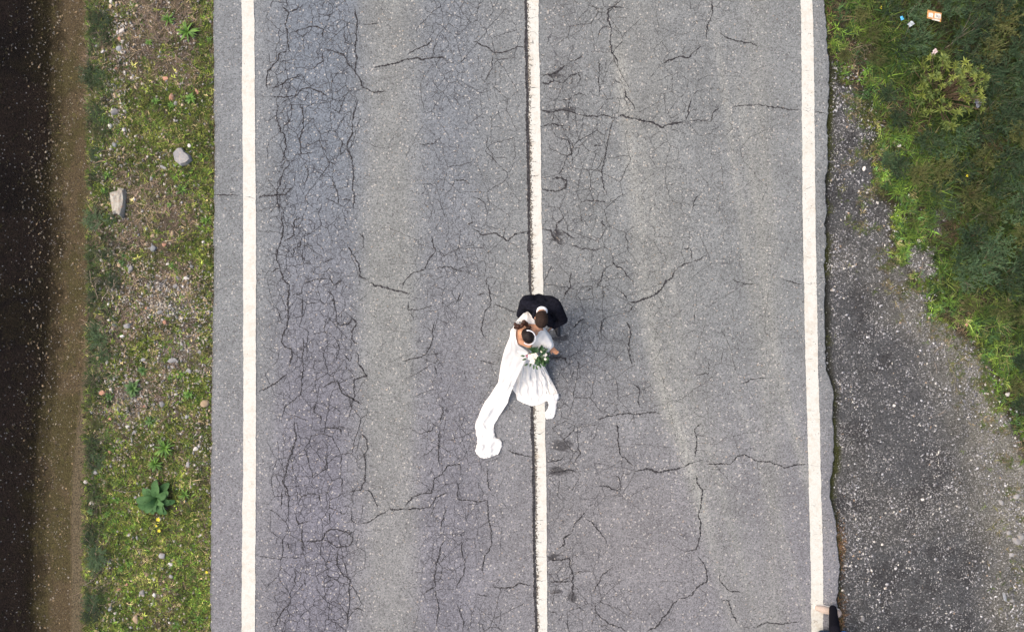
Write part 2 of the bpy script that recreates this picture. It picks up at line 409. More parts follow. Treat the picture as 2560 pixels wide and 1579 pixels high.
ROADZ = 0.03
def build_road():
    py = np.concatenate([np.linspace(-9000, -300, 30), np.arange(-280, -12, 20), np.arange(-12, 1592, 3.0), np.arange(1600, 1900, 20), np.linspace(1920, 11000, 30)])
    u = np.concatenate([[0, 0.0, 0.0015, 0.004], np.linspace(0.008, 0.992, 196), [0.996, 0.9985, 1.0, 1.0]])
    L = road_l(py) + 5 * (fbm(py / 9.0, py * 0 + 3.3, 61, 3) - 0.5) + 4 * (fbm(py / 40., py * 0, 63) - 0.5)
    Rr = road_r(py) + 9 * (fbm(py / 11.0, py * 0 + 7.3, 67, 4) - 0.5)
    px = L[:, None] + (Rr - L)[:, None] * u[None, :]
    pyg = np.repeat(py[:, None], len(u), 1)
    X = (px - 1280) / S; Y = (789.5 - pyg) / S
    n0 = fbm(X * 1.1, Y * 1.1, 71); n1 = fbm(X * 3, Y * 3, 72); nl = fbm(X * 2.5, Y * 0.35, 73)
    d = np.minimum(px - L[:, None], Rr[:, None] - px)
    Z = ROADZ - 0.010 * sstep(14, 0, d) * (0.5 + n1) + 0.004 * (n0 - 0.5)
    Z[:, 0] = -0.09; Z[:, -1] = -0.12
    base = np.array([0.163, 0.167, 0.170])
    col = np.ones(px.shape + (3,)) * base
    def lay(m, c): col[:] = col * (1 - m[..., None]) + np.array(c) * m[..., None]
    def band(cx, w, soft, drift=0): 
        x0 = px - (cx + drift * (pyg - 790) / 790.0) + 60 * (nl - 0.5)
        return sstep(w + soft, w - 25, np.abs(x0))
    lay(sstep(700, 1400, pyg) * 0.8, (0.160, 0.154, 0.170)); lay(blob(px, pyg, 800, 150, 420, 500) * 0.6, (0.150, 0.158, 0.175))
    bl = band(790, 62, 95)
    top = sstep(1100, 300, pyg)
    lay(bl * 0.85 * top, (0.124, 0.139, 0.166)); lay(bl * 0.7 * (1 - top), (0.131, 0.126, 0.156))
    b2 = band(1130, 40, 100)
    lay(b2 * 0.6 * top, (0.130, 0.140, 0.162)); lay(b2 * 0.55 * (1 - top), (0.131, 0.127, 0.153))
    lay(band(970, 45, 60) * 0.5, (0.190, 0.189, 0.178))
    lay(sstep(1500, 1385, px) * sstep(1360, 1370, px) * 0.35, (0.150, 0.150, 0.155))
    lay(blob(px, pyg, 1450, 950, 90, 130) * 0.5, (0.138, 0.137, 0.150))  # soft shadow beside the couple, painted into the asphalt tint
    lay(blob(px, pyg, 1550, 1330, 300, 220) * 0.55, (0.166, 0.157, 0.160))
    lay(blob(px, pyg, 1830, 1330, 70, 90) * 0.4, (0.150, 0.150, 0.162))
    # dusty swath left by tyres in the right lane
    cx = np.interp(pyg, [0, 150, 525, 700, 880, 1000, 1150, 1400, 1600], [1525, 1550, 1600, 1615, 1645, 1665, 1715, 1790, 1850]) + 24 * (nl - 0.5)
    sw = np.exp(-((px - cx) / 20.0) ** 2) * sstep(40, 180, pyg) * (0.35 + 0.75 * fbm(X * 1.2, Y * 0.8, 77))
    lay(np.clip(sw * 1.15, 0, 1) * (1 - .5 * sstep(1150, 1500, pyg)), (0.232, 0.230, 0.217))
    for dx, w_, a_, y0, y1 in ((34, 8, .5, 300, 1200), (-22, 7, .35, 420, 900), (62, 10, .35, 500, 1500), (255, 10, .5, 60, 800), (290, 14, .5, 200, 1300), (325, 8, .35, 100, 700), (180, 9, .3, 900, 1579)):
        lay(np.exp(-((px - cx - dx) / w_) ** 2) * 1.6 * a_ * sstep(y0 - 120, y0 + 150, pyg) * sstep(y1 + 150, y1 - 150, pyg) * (.3 + 1.1 * fbm(X * 3, Y * .7, 87)).clip(0, .75), (0.226, 0.225, 0.213))
    sw2 = np.exp(-((px - cx - 60) / 60.0) ** 2) * 0.45
    lay(sw2, (0.180, 0.179, 0.172))
    sw3 = np.exp(-((px - 1915 - 25 * (pyg / 790 - 1)) / 30.0) ** 2) * 0.5 * (0.4 + fbm(X * 1.0, Y * 0.5, 78))
    lay(sw3, (0.192, 0.190, 0.178))
    col *= (0.9 + 0.2 * n0)[..., None] * np.array([0.955, 0.992, 0.995])
    col *= (1 - 0.30 * sstep(10, 0, px - L[:, None]))[..., None]
    # crumbled dark spots with dirt beside the centre line
    spots = [(1401, 1113, 30, 18), (1394, 1176, 28, 14), (1384, 1389, 16, 10), (1391, 894, 30, 9), (1394, 590, 16, 26), (1386, 190, 18, 9), (1420, 275, 22, 9), (1380, 1005, 10, 20), (1432, 1490, 12, 16), (1400, 845, 30, 10), (751, 869, 7, 6), (1157, 285, 5, 5), (1809, 537, 4, 4), (1391, 1475, 16, 6)]
    n5 = fbm(px / 5.0, pyg / 5.0, 79, 3)
    for (sx, sy, rx, ry) in spots:
        lay(sstep(0.42, 0.6, blob(px, pyg, sx, sy, rx, ry) + 0.9 * (n5 - 0.55)) * 0.8, (0.045, 0.044, 0.047))
    cz = np.maximum.reduce([bl * 1.0, b2 * 0.62, sstep(1540, 1440, px) * sstep(1362, 1372, px) * 0.62, sstep(1620, 1700, px) * sstep(1860, 1760, px) * 0.34, 0.16 + 0 * px])
    cz *= sstep(4, 30, px - 645) * sstep(4, 40, 2000 - px) + 0
    me = grid_mesh('road', X, Y, Z, col.reshape(-1, 3), {'craze': cz.ravel()})
    return tag(obj('road', me, M['asphalt']), kind='structure')
road = build_road()

# painted lines
def paint_line(name, ys, ls, rs, wearfun):
    py = np.concatenate([np.linspace(-9000, -200, 20), np.arange(-180, -20, 40), np.arange(-12, 1592, 3.0), np.arange(1600, 1900, 40), np.linspace(1920, 11000, 20)])
    L = np.interp(py, ys, ls) + 2.2 * (fbm(py / 6.0, py * 0 + ls[0], 81, 3) - 0.5) + 2 * (fbm(py / 60.0, py * 0 + ls[0], 82, 2) - 0.5)
    Rr = np.interp(py, ys, rs) + 2.2 * (fbm(py / 6.0, py * 0 + rs[0], 83, 3) - 0.5) + 2 * (fbm(py / 60.0, py * 0 + rs[0], 84, 2) - 0.5)
    u = np.linspace(0, 1, 9)
    px = L[:, None] + (Rr - L)[:, None] * u[None]
    pyg = np.repeat(py[:, None], 9, 1); ug = np.repeat(u[None], len(py), 0)
    me = grid_mesh(name, (px - 1280) / S, (789.5 - pyg) / S, np.full(px.shape, ROADZ + 0.0075), None, {'wear': wearfun(ug, pyg).ravel()})
    return tag(obj(name, me, M['paint']), kind='structure')
LL = ([-900, 0, 175, 350, 530, 1200, 1300, 1579, 2600], [603, 606, 607, 608.5, 610, 610, 608, 606, 606], [634, 637, 638.5, 640, 642, 642, 641, 640, 640])
CL = ([-900, 0, 175, 350, 530, 700, 1020, 1150, 1400, 1579, 2600], [1290, 1317.5, 1320, 1323, 1325.6, 1328, 1333, 1336.7, 1339.5, 1344, 1370], [1318, 1346, 1348.5, 1351.5, 1354, 1357, 1362, 1364.5, 1367, 1368.5, 1394])
RL = ([-900, 0, 175, 350, 530, 700, 880, 1020, 1150, 1300, 1450, 1579, 2600], [1985, 2000, 2001.5, 2003, 2005, 2007.5, 2011, 2015, 2019, 2022, 2025, 2026.5, 2040], [2014, 2029, 2032.5, 2034.5, 2036.5, 2039, 2042.5, 2046, 2049, 2052.7, 2055.5, 2055.5, 2069])
paint_line('edge_line', *LL, lambda u, y: 0.34 + 0.18 * fbm(y / 40., u * 2, 86))
paint_line('centre_line', *CL, lambda u, y: np.clip(1.05 - 1.5 * u, 0.42, 1) * (0.82 + 0.3 * fbm(y / 90., u, 85)))
paint_line('edge_line', *RL, lambda u, y: 0.40 + 0.18 * fbm(y / 40., u * 2, 88))

# ------------------------------------------------------------------ traced cracks (thin strips on the road, recess shade and dirt painted dark)
s1 = 2.8525; s2 = 2.859
RG = {'A': (530, 0, s1), 'B': (530, 530, s1), 'C': (530, 1050, s2), 'D': (1300, 0, s1), 'E': (1300, 530, s1), 'F': (1300, 1050, s2)}
CR = {
'A': """2:500,40 550,95 525,180 545,300 560,370 490,385 480,430 400,510 400,650;1.5:550,95 620,60 630,20;1.5:545,250 640,215 690,200 740,195 800,215 790,290;2:1020,70 1040,150 1030,250 1020,370 1040,420 1020,510 1065,580 1075,630 1150,660 1260,655;1:1075,185 1200,175;2:800,350 890,380 940,390 980,470 1020,520;2.5:1150,490 1280,460 1380,430 1470,415 1500,435 1640,415 1680,430;1.5:1390,400 1450,360 1530,330 1580,265;2:1860,300 1960,340 2010,380 2110,370 2180,340 2250,330;1:2000,400 1995,500 1940,590;2:410,640 480,620 550,570 640,540;2.2:420,690 550,695 610,685 645,640 690,630 760,655 830,700;2:460,830 490,940 520,960 535,1050 515,1120 500,1150;1.8:650,740 655,830 655,920 640,960 640,1100 590,1115;2:1040,710 1010,830 1005,950 965,1060 1000,1130 1010,1220 1005,1320 1020,1400 1005,1500;2:860,780 910,810 940,720;1.8:560,1170 510,1230 490,1320 465,1400 490,1510;2:325,1420 380,1395 460,1390 530,1390 580,1330;1.2:20,1390 120,1395 190,1395;1.5:660,1170 690,1220 680,1290 650,1330;1.5:800,1150 880,1180 900,1200;1.8:750,1440 790,1390;2:910,1430 1000,1430;1.2:1670,1380 1700,1360 1730,1290 1800,1290 1860,1320;1.2:1480,1030 1580,1030 1640,970;1.2:1860,1400 1940,1440 1960,1510;1:1960,960 1960,1050 2000,1100 1990,1180;1.5:950,220 950,310 1000,320;1.6:795,370 795,440 735,490 690,500;1.2:520,580 490,660;1.5:570,720 575,800 545,880 500,940;3:590,552 640,540;1.5:940,990 920,1110 965,1060;1.6:640,1100 720,1095;1.6:870,1300 900,1380 915,1470""",
'B': """2:500,0 510,100 500,200 470,270 465,330 490,400 420,440;1.6:640,30 590,70 585,170 510,215;2.4:490,400 510,480 560,520 550,600 545,700 540,800 510,870 500,920 530,960 575,980 560,1100;2:550,1140 480,1200 420,1240 330,1275;1.8:1050,150 1100,205;2:960,230 1000,300 1050,370 1060,460 1120,490;3:1120,490 1160,525 1250,540 1350,565 1420,580;1.5:1355,550 1380,490 1430,435 1520,410 1540,350 1590,290 1570,170;1.3:1590,395 1700,390 1740,410 1830,430;1.8:1850,30 1855,80 1800,100;2:1860,120 1930,165 2010,150 2060,175 2105,210 2150,170 2200,150 2270,140;1.5:650,260 660,370 720,370;1.5:790,360 890,325;1.5:650,510 740,480 830,470;1.8:805,550 870,600 880,680 890,780 920,810 970,800 1010,760 1040,790 1000,850 1000,910 1050,950;1.5:655,900 660,960 655,1080 640,1200 635,1300 570,1350 520,1390 510,1440;1.8:1030,990 1060,1100 1110,1170 1020,1190 1010,1330 980,1470;1.3:900,900 910,980 890,1060;1.5:1590,770 1580,890 1550,970 1530,1010 1470,1040 1350,1055;1.5:1530,1015 1640,1000;1.4:1950,480 1980,580 1990,660 1950,700 1930,780 1930,870 1960,910;1.3:2000,660 2090,685 2180,715;1.3:1900,1050 1960,1070 2030,1080;1.8:780,1250 850,1215 900,1200 930,1290 1010,1330 1080,1370;1.8:740,1350 730,1420 780,1450 780,1510;1.8:1640,1370 1650,1410 1620,1510;1.6:1620,1290 1660,1270;1.2:1400,630 1400,700 1500,690 1600,660;1.3:1880,600 1960,570;1.3:1770,560 1760,620 1730,660;1.5:640,180 630,250 590,260 580,330;1.4:830,450 870,520 940,470;1.4:690,1350 740,1350;1.5:560,600 640,580 660,510;1.4:650,600 650,740 580,760;1.4:1000,990 990,1060 940,1010;1.4:1590,1080 1600,1160;1.4:1800,1120 1810,1190""",
'C': """2.2:590,0 605,100 580,230 545,300 530,380 510,430 540,490 550,570;1.3:510,480 500,560 500,640;1.8:780,90 780,60 860,50 920,60 940,110;1.8:1060,80 1110,130 1115,210 1085,240 1100,350 1095,440 1070,490 980,510;1.5:1070,490 1140,510 1180,600 1190,640;2:1040,735 1120,725 1190,675 1240,655 1260,635;3.4:1260,635 1300,632 1380,630;2:1380,630 1440,625 1560,620 1600,545 1690,510;1.6:1380,610 1440,540 1500,520 1570,515 1590,410 1650,370 1690,320 1770,310 1780,380;1.5:1590,20 1570,70 1480,100;1.5:1635,50 1620,200 1635,330;2.6:2100,205 2180,235 2285,260;1.6:1760,450 1760,560 1900,580 1970,570 1980,720 2000,830 2000,890 1950,960 1945,1100;1.8:1670,840 1630,920 1600,1040 1590,1110 1600,1180 1510,1240;1.5:1590,1200 1620,1330 1600,1470;1.5:1780,850 1790,940 1810,1000 1800,1100 1740,1190;2:2000,1150 2020,1185 2130,1190 2190,1160 2285,1175;2:600,680 620,740 700,710;2:650,740 650,860 660,970;1.5:510,860 545,870 560,940;1.8:660,860 790,850 810,800 870,770 990,800 1010,860 980,895 890,900 850,870 790,850;1.4:845,640 850,750;1.6:1000,650 1000,710 1040,735;1.8:900,930 905,1040 940,1100 990,1130 985,1330 960,1470;1.3:985,1340 1060,1340 1100,1360;1.4:660,1100 670,1200;1.6:560,1250 565,1290 500,1370 460,1460 420,1475;1.5:620,600 640,540 700,520 770,530 780,590;1.6:1750,1300 1780,1380 1800,1440 1790,1510;1.6:1920,1430 1950,1510;1.5:1990,1250 1890,1230;1.4:820,230 830,340 780,370;1.4:590,1050 590,1180 560,1250;1.3:770,1190 850,1180 880,1140;1.4:1680,610 1640,720 1640,800;1.5:1970,330 1975,470 2000,510""",
'D': """3:140,540 215,540 260,520 330,460;1.5:330,460 450,390;3:215,540 240,580 200,605 140,600;1.6:240,580 300,600 380,540 440,515;2:740,60 630,70 635,170 650,210 640,310 650,380 690,430 700,480;1.3:650,200 590,200 550,280;2.4:1010,460 1150,410 1200,420 1240,370;1.4:1240,370 1290,335;1.5:1370,0 1370,100 1330,190 1330,300;1.5:1220,160 1290,155;1.5:1410,230 1480,280 1570,300 1640,310 1700,340;2.8:140,780 210,805 280,790 350,795 410,825;2:410,825 480,835 600,825 690,845;3:690,845 730,825 800,850 900,870 950,880 1000,910 1080,890 1170,865;2.2:1170,865 1200,810 1220,700;2.6:280,720 350,715 370,690;1.3:370,690 420,665 480,690;2.4:350,715 340,790;1.5:340,790 345,860;1.8:140,905 230,885 330,900;1.4:235,880 235,810;1.5:740,620 750,690 800,740 820,790;1.6:1510,770 1610,755 1700,750 1800,770 1890,780 1990,790;1.4:2090,800 2190,815;1.4:1350,870 1380,800 1430,760;1.1:1200,870 1350,870;1.4:660,860 630,980 610,1100 580,1220 590,1310 620,1400;1.6:270,980 340,1000 370,1100 320,1130;1.4:365,1100 370,1180;3:150,1350 260,1365 330,1340 330,1290 290,1270 220,1280;2:140,390 195,415;1.4:450,1430 600,1440 620,1480;1.3:500,1040 590,1040;1.4:1290,1375 1230,1450 1225,1510;1.4:650,570 720,600;1.2:560,430 565,690;1.3:400,500 430,560 410,620""",
'E': """2.6:160,120 215,130 240,180 280,230 310,245;3:320,30 260,80 260,170;2.4:290,120 350,170 390,190;1.6:350,230 430,260 500,270 590,265;1.8:580,40 590,90 620,130;2.2:370,420 350,490 360,530 320,590 310,640;1.6:640,350 740,420 760,460 800,490 810,520;1.8:700,550 750,600 770,640;3.2:770,640 820,645 880,620 960,590 1020,530 1040,490 1080,470 1110,410;2.2:1110,410 1160,375 1220,355;1.2:1220,355 1330,310;1.8:820,650 790,690 770,720;2:740,770 780,820 790,870 770,940 780,1030 800,1100;1.2:1140,270 1210,260 1220,350;1.3:1500,480 1590,515 1680,510;1.4:1870,480 2010,520;1.2:2110,475 2170,470;1.4:590,760 575,830 580,900;2:370,830 420,780 470,760;2.4:230,1040 320,1040 340,1090;1.8:540,1480 640,1450 740,1435 860,1435 1000,1430;1.7:800,1220 850,1260 840,1340 860,1400;1.1:1340,1050 1340,1150 1240,1170;1.1:1560,1230 1640,1190 1760,1180;1.6:380,1120 375,1190;1.1:1200,200 1200,260;1.4:590,400 580,480 540,550;1.2:460,560 540,540;1.4:1240,700 1240,800;1.5:680,260 710,285""",
'F': """2:390,30 340,110 300,150;2:690,0 700,170 720,250 780,300 820,330;3.4:810,360 920,345 990,370 1080,350 1160,330;2.8:1160,330 1250,295;1.4:1250,295 1320,280;2:1290,10 1245,60 1260,170 1245,270;1.6:1320,310 1420,310 1500,310 1540,260 1600,240 1690,290 1780,290 1880,335 1960,315 2050,310;2.4:1255,380 1260,440 1300,490 1290,580 1270,680 1290,740 1275,850 1250,920 1170,935;1.6:1300,490 1350,490;2:1265,960 1310,1020 1330,1090 1330,1150 1260,1190 1230,1240 1130,1270;2.6:1130,1270 1080,1320 1060,1360 1000,1430 900,1500;1.8:470,640 390,730 370,800;3.4:370,800 310,840 320,880 280,910;2.6:200,990 280,990 350,980 365,1060 380,1100 370,1140 370,1280 400,1300;2:200,1150 370,1150;2.2:380,1095 450,1070;2.6:410,370 340,350 190,390;2.2:200,300 300,270 320,240;1.6:560,470 640,475 690,500 720,470 700,400 650,390;1.4:470,700 510,720 540,760 600,830 630,900;1.4:1420,1060 1430,1150 1490,1210 1590,1230;1.6:1420,1280 1490,1290 1510,1370 1550,1450;1.7:1650,1480 1750,1440 1870,1450 1990,1430;1.6:540,1310 540,1370 640,1450 720,1470 760,1510;1.4:665,1040 590,1090 550,1170 520,1240;1.6:380,320 430,230 400,180;2.2:200,1350 270,1370;1.6:1690,350 1690,290;1.6:200,1225 290,1222;1.4:510,130 550,95""",
}
def ribbon(pts, w, z, V, F, jit=1.0, taper=True):
    """polyline in photo pixels -> ragged strip"""
    pts = np.array(pts, float); out = [pts[0]]
    for a, b in zip(pts[:-1], pts[1:]):
        d = np.hypot(*(b - a)); n = max(2, int(d / 2.6))
        nrm = np.array([-(b - a)[1], (b - a)[0]]) / max(d, 1e-6)
        off = np.cumsum(rng.normal(0, 1, n)); off -= np.linspace(0, off[-1], n)
        off = off * 0.75 * jit + rng.normal(0, 0.55, n) * jit; off[-1] = 0
        for i in range(n): out.append(a + (b - a) * (i + 1) / n + nrm * off[i])
    q = np.array(out); t = np.gradient(q, axis=0); t /= np.linalg.norm(t, axis=1)[:, None] + 1e-9
    nr = np.stack([-t[:, 1], t[:, 0]], 1)
    n = len(q); e = np.minimum(np.arange(n), np.arange(n)[::-1]) / 5.0
    ww = w * (0.30 + 1.15 * rng.random(n) ** 1.3)
    if taper: ww = ww * np.clip(e, 0.12, 1)
    i0 = len(V)
    for k in range(n):
        for s in (-0.5, 0.5):
            p = q[k] + nr[k] * ww[k] * s
            V.append(((p[0] - 1280) / S, (789.5 - p[1]) / S, z))
    for k in range(n - 1):
        a = i0 + 2 * k; F.append((a, a + 1, a + 3, a + 2))

def strip_obj(name, V, F, mat, parent):
    V = np.array(V); F = np.array(F)
    p = V[F]
    nz = np.cross(p[:, 1] - p[:, 0], p[:, 3] - p[:, 0])[:, 2]
    F[nz < 0] = F[nz < 0][:, ::-1]
    me = mesh_np(name, V, F.ravel(), np.arange(len(F)) * 4, np.full(len(F), 4))
    return obj(name, me, mat, parent)

V, F = [], []
for reg, txt in CR.items():
    ox, oy, sc = RG[reg]
    for item in txt.split(';'):
        w, pts = item.split(':')
        pts = [tuple(map(float, p.split(','))) for p in pts.split()]
        pts = [(ox + x / sc, oy + y / sc) for x, y in pts]
        w = float(w)
        ribbon(pts, w * 1.25 + 0.9, ROADZ + 0.004, V, F)
        for k in range(len(pts)):                 # short side branches
            if rng.random() < 0.5:
                a = rng.random() * 6.28; l = 6 + 16 * rng.random()
                b = (pts[k][0] + math.cos(a) * l, pts[k][1] + math.sin(a) * l)
                c = (b[0] + math.cos(a + .8) * l * .7, b[1] + math.sin(a + .8) * l * .7)
                ribbon([pts[k], b, c], 1.1, ROADZ + 0.0038, V, F)
# fatigue network: edges of Voronoi plates, kept where the pavement is tired
from mathutils.geometry import delaunay_2d_cdt
def plates(x0, x1, y0, y1, cell, keep, wmin, wmax, seed, stretch=1.0, soft=30):
    r = np.random.default_rng(seed); n = int((x1 - x0 + 4 * cell) * (y1 - y0 + 4 * cell) / cell ** 2)
    nx = int((x1 - x0 + 4 * cell) / cell); ny = int((y1 - y0 + 4 * cell) / cell)
    pts = [Vector((x0 - 2 * cell + (i + .5 + r.uniform(-.48, .48)) * cell, (y0 - 2 * cell + (j + .5 + r.uniform(-.48, .48)) * cell) / stretch)) for i in range(nx) for j in range(ny)]
    vs, es, fs, *_ = delaunay_2d_cdt(pts, [], [], 0, 1e-4)
    cc = []; edge = {}
    for k, f in enumerate(fs):
        a, b, c = (vs[i] for i in f[:3])
        d = 2 * (a.x * (b.y - c.y) + b.x * (c.y - a.y) + c.x * (a.y - b.y))
        if abs(d) < 1e-6: cc.append(None); continue
        A, B_, C_ = a.length_squared, b.length_squared, c.length_squared
        cc.append(((A * (b.y - c.y) + B_ * (c.y - a.y) + C_ * (a.y - b.y)) / d, (A * (c.x - b.x) + B_ * (a.x - c.x) + C_ * (b.x - a.x)) / d * stretch))
        for i in range(3):
            e = tuple(sorted((f[i], f[(i + 1) % 3]))); edge.setdefault(e, []).append(k)
    for e, ks in edge.items():
        if len(ks) != 2 or cc[ks[0]] is None or cc[ks[1]] is None: continue
        a, b = cc[ks[0]], cc[ks[1]]
        if math.hypot(a[0] - b[0], a[1] - b[1]) > cell * 2.2 or math.hypot(a[0] - b[0], a[1] - b[1]) < 1.5: continue
        mx, my = (a[0] + b[0]) / 2, (a[1] + b[1]) / 2
        if not (x0 < mx < x1 and y0 < my < y1): continue
        ed = min(1, (mx - x0) / soft, (x1 - mx) / soft)
        lv = float(fbm(mx / 70., my / 110., seed + 40)) + .10 * r.normal() - (1 - max(0, ed)) * .18
        if lv < 1 - keep: continue
        w = wmin + (wmax - wmin) * min(1, max(0, (lv - (1 - keep)) * 3.5)) * r.uniform(.4, 1)
        ribbon([a, b], w * .70, ROADZ + 0.0036, V, F, .8, False)
plates(672, 905, -10, 1590, 24, .535, .9, 2.1, 201, 1.1)
plates(660, 915, -10, 1590, 52, .56, 1.2, 2.9, 202, 1.3)
plates(1060, 1262, -10, 1590, 27, .49, .8, 1.9, 203, 1.2)
plates(1040, 1300, -10, 1590, 58, .50, 1.0, 2.4, 204, 1.2)
plates(1366, 1560, -10, 1590, 29, .49, .8, 2.0, 205, 1.2)
plates(1366, 1600, -10, 1590, 66, .52, 1.0, 2.6, 206, 1.2)
plates(1600, 1860, -10, 1590, 34, .455, .7, 1.6, 207, 1.1)
plates(1480, 1990, -10, 1590, 92, .46, .8, 1.8, 208, .9)
plates(880, 1100, -10, 1590, 80, .44, .8, 1.7, 209, .9)
# crumbling ravelled patches beside the centre line: many short stubs
for (sx, sy, rx, ry, n) in [(1401, 1113, 34, 22, 60), (1394, 1176, 30, 14, 45), (1384, 1389, 20, 12, 26), (1391, 894, 34, 9, 30), (1394, 590, 18, 28, 40), (1432, 1490, 12, 20, 22), (1420, 275, 26, 10, 26), (1400, 845, 36, 12, 30), (1440, 810, 26, 18, 24), (1375, 1005, 10, 26, 20), (1384, 1540, 20, 20, 14), (1395, 1310, 14, 20, 16), (1380, 1450, 14, 8, 16)]:
    for _ in range(n):
        x = sx + rng.normal(0, rx * .5); y = sy + rng.normal(0, ry * .5); a = rng.random() * 6.28; l = 3 + 6 * rng.random()
        ribbon([(x, y), (x + math.cos(a) * l, y + math.sin(a) * l)], 2.2, ROADZ + 0.0042, V, F, 0.6)
cr = strip_obj('crack', V, F, M['crack'], road); tag(cr, kind='stuff')
# open joint along the left side of the centre line
V, F = [], []
ys = np.arange(-600, 2200, 26.0)
cl = np.interp(ys, CL[0], CL[1])
for dx, w in ((-3.5, 6.0), (-5.0, 4.5), (-1.0, 4.0)):
    ribbon(list(zip(cl + dx + rng.normal(0, .8, len(ys)), ys)), w, ROADZ + 0.0050 + 0.0001 * w, V, F, 0.5, False)
strip_obj('joint', V, F, M['crack'], road)
# hairline cracks running through the paint
V, F = [], []
for y in np.arange(-6, 1590, 31.0):
    y += rng.normal(0, 8); x0 = np.interp(y, CL[0], CL[1]); x1 = np.interp(y, CL[0], CL[2])
    f = 0.35 + 0.65 * rng.random()
    ribbon([(x0, y), ((x0 + x1) / 2, y + rng.normal(0, 3)), (x0 + (x1 - x0) * f, y + rng.normal(0, 4))], 1.0 + 1.2 * rng.random() ** 2, ROADZ + 0.010, V, F, 0.6)
for y in (178, 272, 275, 420, 470, 545, 640, 706, 900, 1025, 1160, 1260, 1330, 1545, 1547):
    x0 = np.interp(y, RL[0], RL[1]); x1 = np.interp(y, RL[0], RL[2]); f = 0.4 + 0.6 * rng.random()
    ribbon([(x0, y), ((x0 + x1) / 2, y + rng.normal(0, 4)), (x0 + (x1 - x0) * f, y + rng.normal(0, 4))], 0.9, ROADZ + 0.010, V, F, 0.7)
ribbon([(612, 492), (628, 494), (642, 499)], 1.3, ROADZ + 0.010, V, F, 0.5)
for _ in range(16):
    y = rng.random() * 1579; x0 = np.interp(y, LL[0], LL[1]); ribbon([(x0 + 4, y), (x0 + 14, y + rng.normal(0, 2))], 0.6, ROADZ + 0.010, V, F, 0.5)
strip_obj('paint_crack', V, F, M['crack'], road)

# ------------------------------------------------------------------ loose chips (uncountable)
def chips(name, px, py, size, col, flat=0.55, lift=0.25, mat=None, zfun=None):
    n = len(px)
    X, Y, Z = Ga(px, py)
    if zfun is not None: Z = zfun(X, Y)
    base = np.array([[1, 0, 0], [0, 1, 0], [-1, 0, 0], [0, -1, 0], [0.25, 0.2, 1], [-0.2, -.3, -1]], float)
    V = base[None] * (1 + 0.35 * rng.normal(0, 1, (n, 6, 1)).clip(-1.2, 1.2))
    sx = size[:, None] / S; el = 0.6 + 0.8 * rng.random((n, 1))
    a = rng.random((n, 1)) * 6.283
    x = V[..., 0] * sx * el; y = V[..., 1] * sx / el; z = V[..., 2] * sx * flat
    Vx = np.stack([X[:, None] + x * np.cos(a) - y * np.sin(a), Y[:, None] + x * np.sin(a) + y * np.cos(a), Z[:, None] + z + sx * flat * lift], -1)
    f = np.array([[0, 1, 4], [1, 2, 4], [2, 3, 4], [3, 0, 4], [1, 0, 5], [2, 1, 5], [3, 2, 5], [0, 3, 5]])
    Fx = (np.arange(n)[:, None, None] * 6 + f[None]).reshape(-1, 3)
    c = np.repeat(col[:, None, :], 6, 1).reshape(-1, 3)
    me = mesh_np(name, Vx.reshape(-1, 3), Fx.ravel(), np.arange(len(Fx)) * 3, np.full(len(Fx), 3), c)
    return tag(obj(name, me, mat or M['chips']), kind='stuff')

def pal(n, cols, probs, var=0.25):
    c = np.array(cols)[rng.choice(len(cols), n, p=np.array(probs) / np.sum(probs))]
    return c * (1 + var * (rng.random((n, 1)) * 2 - 1))

# ditch grit
n = 5200
px = np.concatenate([rng.uniform(-40, 215, 3000), rng.normal(118, 26, 2200)]); py = rng.uniform(-20, 1600, n)
px = px + ditch_shift((789.5 - py) / S) * S
k = (px < 212) & (rng.random(n) < (0.15 + 1.0 * fbm(px / 40, py / 40, 91)) * (0.22 + 0.78 * sstep(50, 110, px)))
px, py = px[k], py[k]
o = chips('ditch_gravel', px, py, 0.9 + 2.4 * rng.random(len(px)) ** 3 * (1 + .5 * blob(px, py, 115, 790, 40, 9999)), pal(len(px), [(.26, .23, .18), (.17, .135, .09), (.28, .21, .13), (.09, .075, .06)], [2.5, 3, 2, 4]) * (.5 + .5 * sstep(60, 120, px))[:, None])  # grit dimmed on the left to carry the painted bank shade
tag(o, 'tiny pale grit scattered over the dark, shade-tinted earth of the ditch', 'gravel')
n = 26000
px = rng.uniform(-20, 216, n); py = rng.uniform(-20, 1600, n); k = rng.random(n) < .25 + fbm(px / 30, py / 30, 92); px, py = px[k], py[k]
o = chips('ditch_soil_crumbs', px, py, 0.6 + 1.0 * rng.random(len(px)) ** 2, pal(len(px), [(.085, .062, .036), (.05, .036, .02), (.12, .09, .05), (.07, .065, .02), (.16, .12, .08)], [4, 4, 2.5, 2, .8]) * (.16 + .90 * sstep(70, 160, px))[:, None])  # crumbs darkened leftwards, bank shade put into their colour
tag(o, 'brown crumbs of soil covering the slope of the ditch', 'soil')
# lay-by gravel
n = 26000
px = rng.uniform(2055, 2600, n); py = rng.uniform(130, 1610, n)
vm = vegmask(px, py); de = px - road_r(py)
dens = np.maximum(1 - vm, .45 * blob(np.interp(py, VB_Y, VB_X) - px, 0 * px, 0, 0, 60, 1)) * sstep(2, 26, de) * (0.10 + 0.9 * sstep(0.42, 0.62, fbm(px / 38, py / 55, 93))) * (0.5 + 0.5 * sstep(190, 40, de) + 0.9 * sstep(150, 20, np.interp(py, VB_Y, VB_X) - px))
k = rng.random(n) < dens; px, py = px[k], py[k]
o = chips('layby_gravel', px, py, 1.1 + 2.6 * rng.random(len(px)) ** 2.6, pal(len(px), [(.42, .42, .43), (.26, .26, .27), (.14, .14, .15), (.48, .46, .42), (.30, .23, .17)], [2.6, 5, 6, 1.2, .4]))
tag(o, 'pale stone chips strewn over the dark lay-by beside the road', 'gravel')
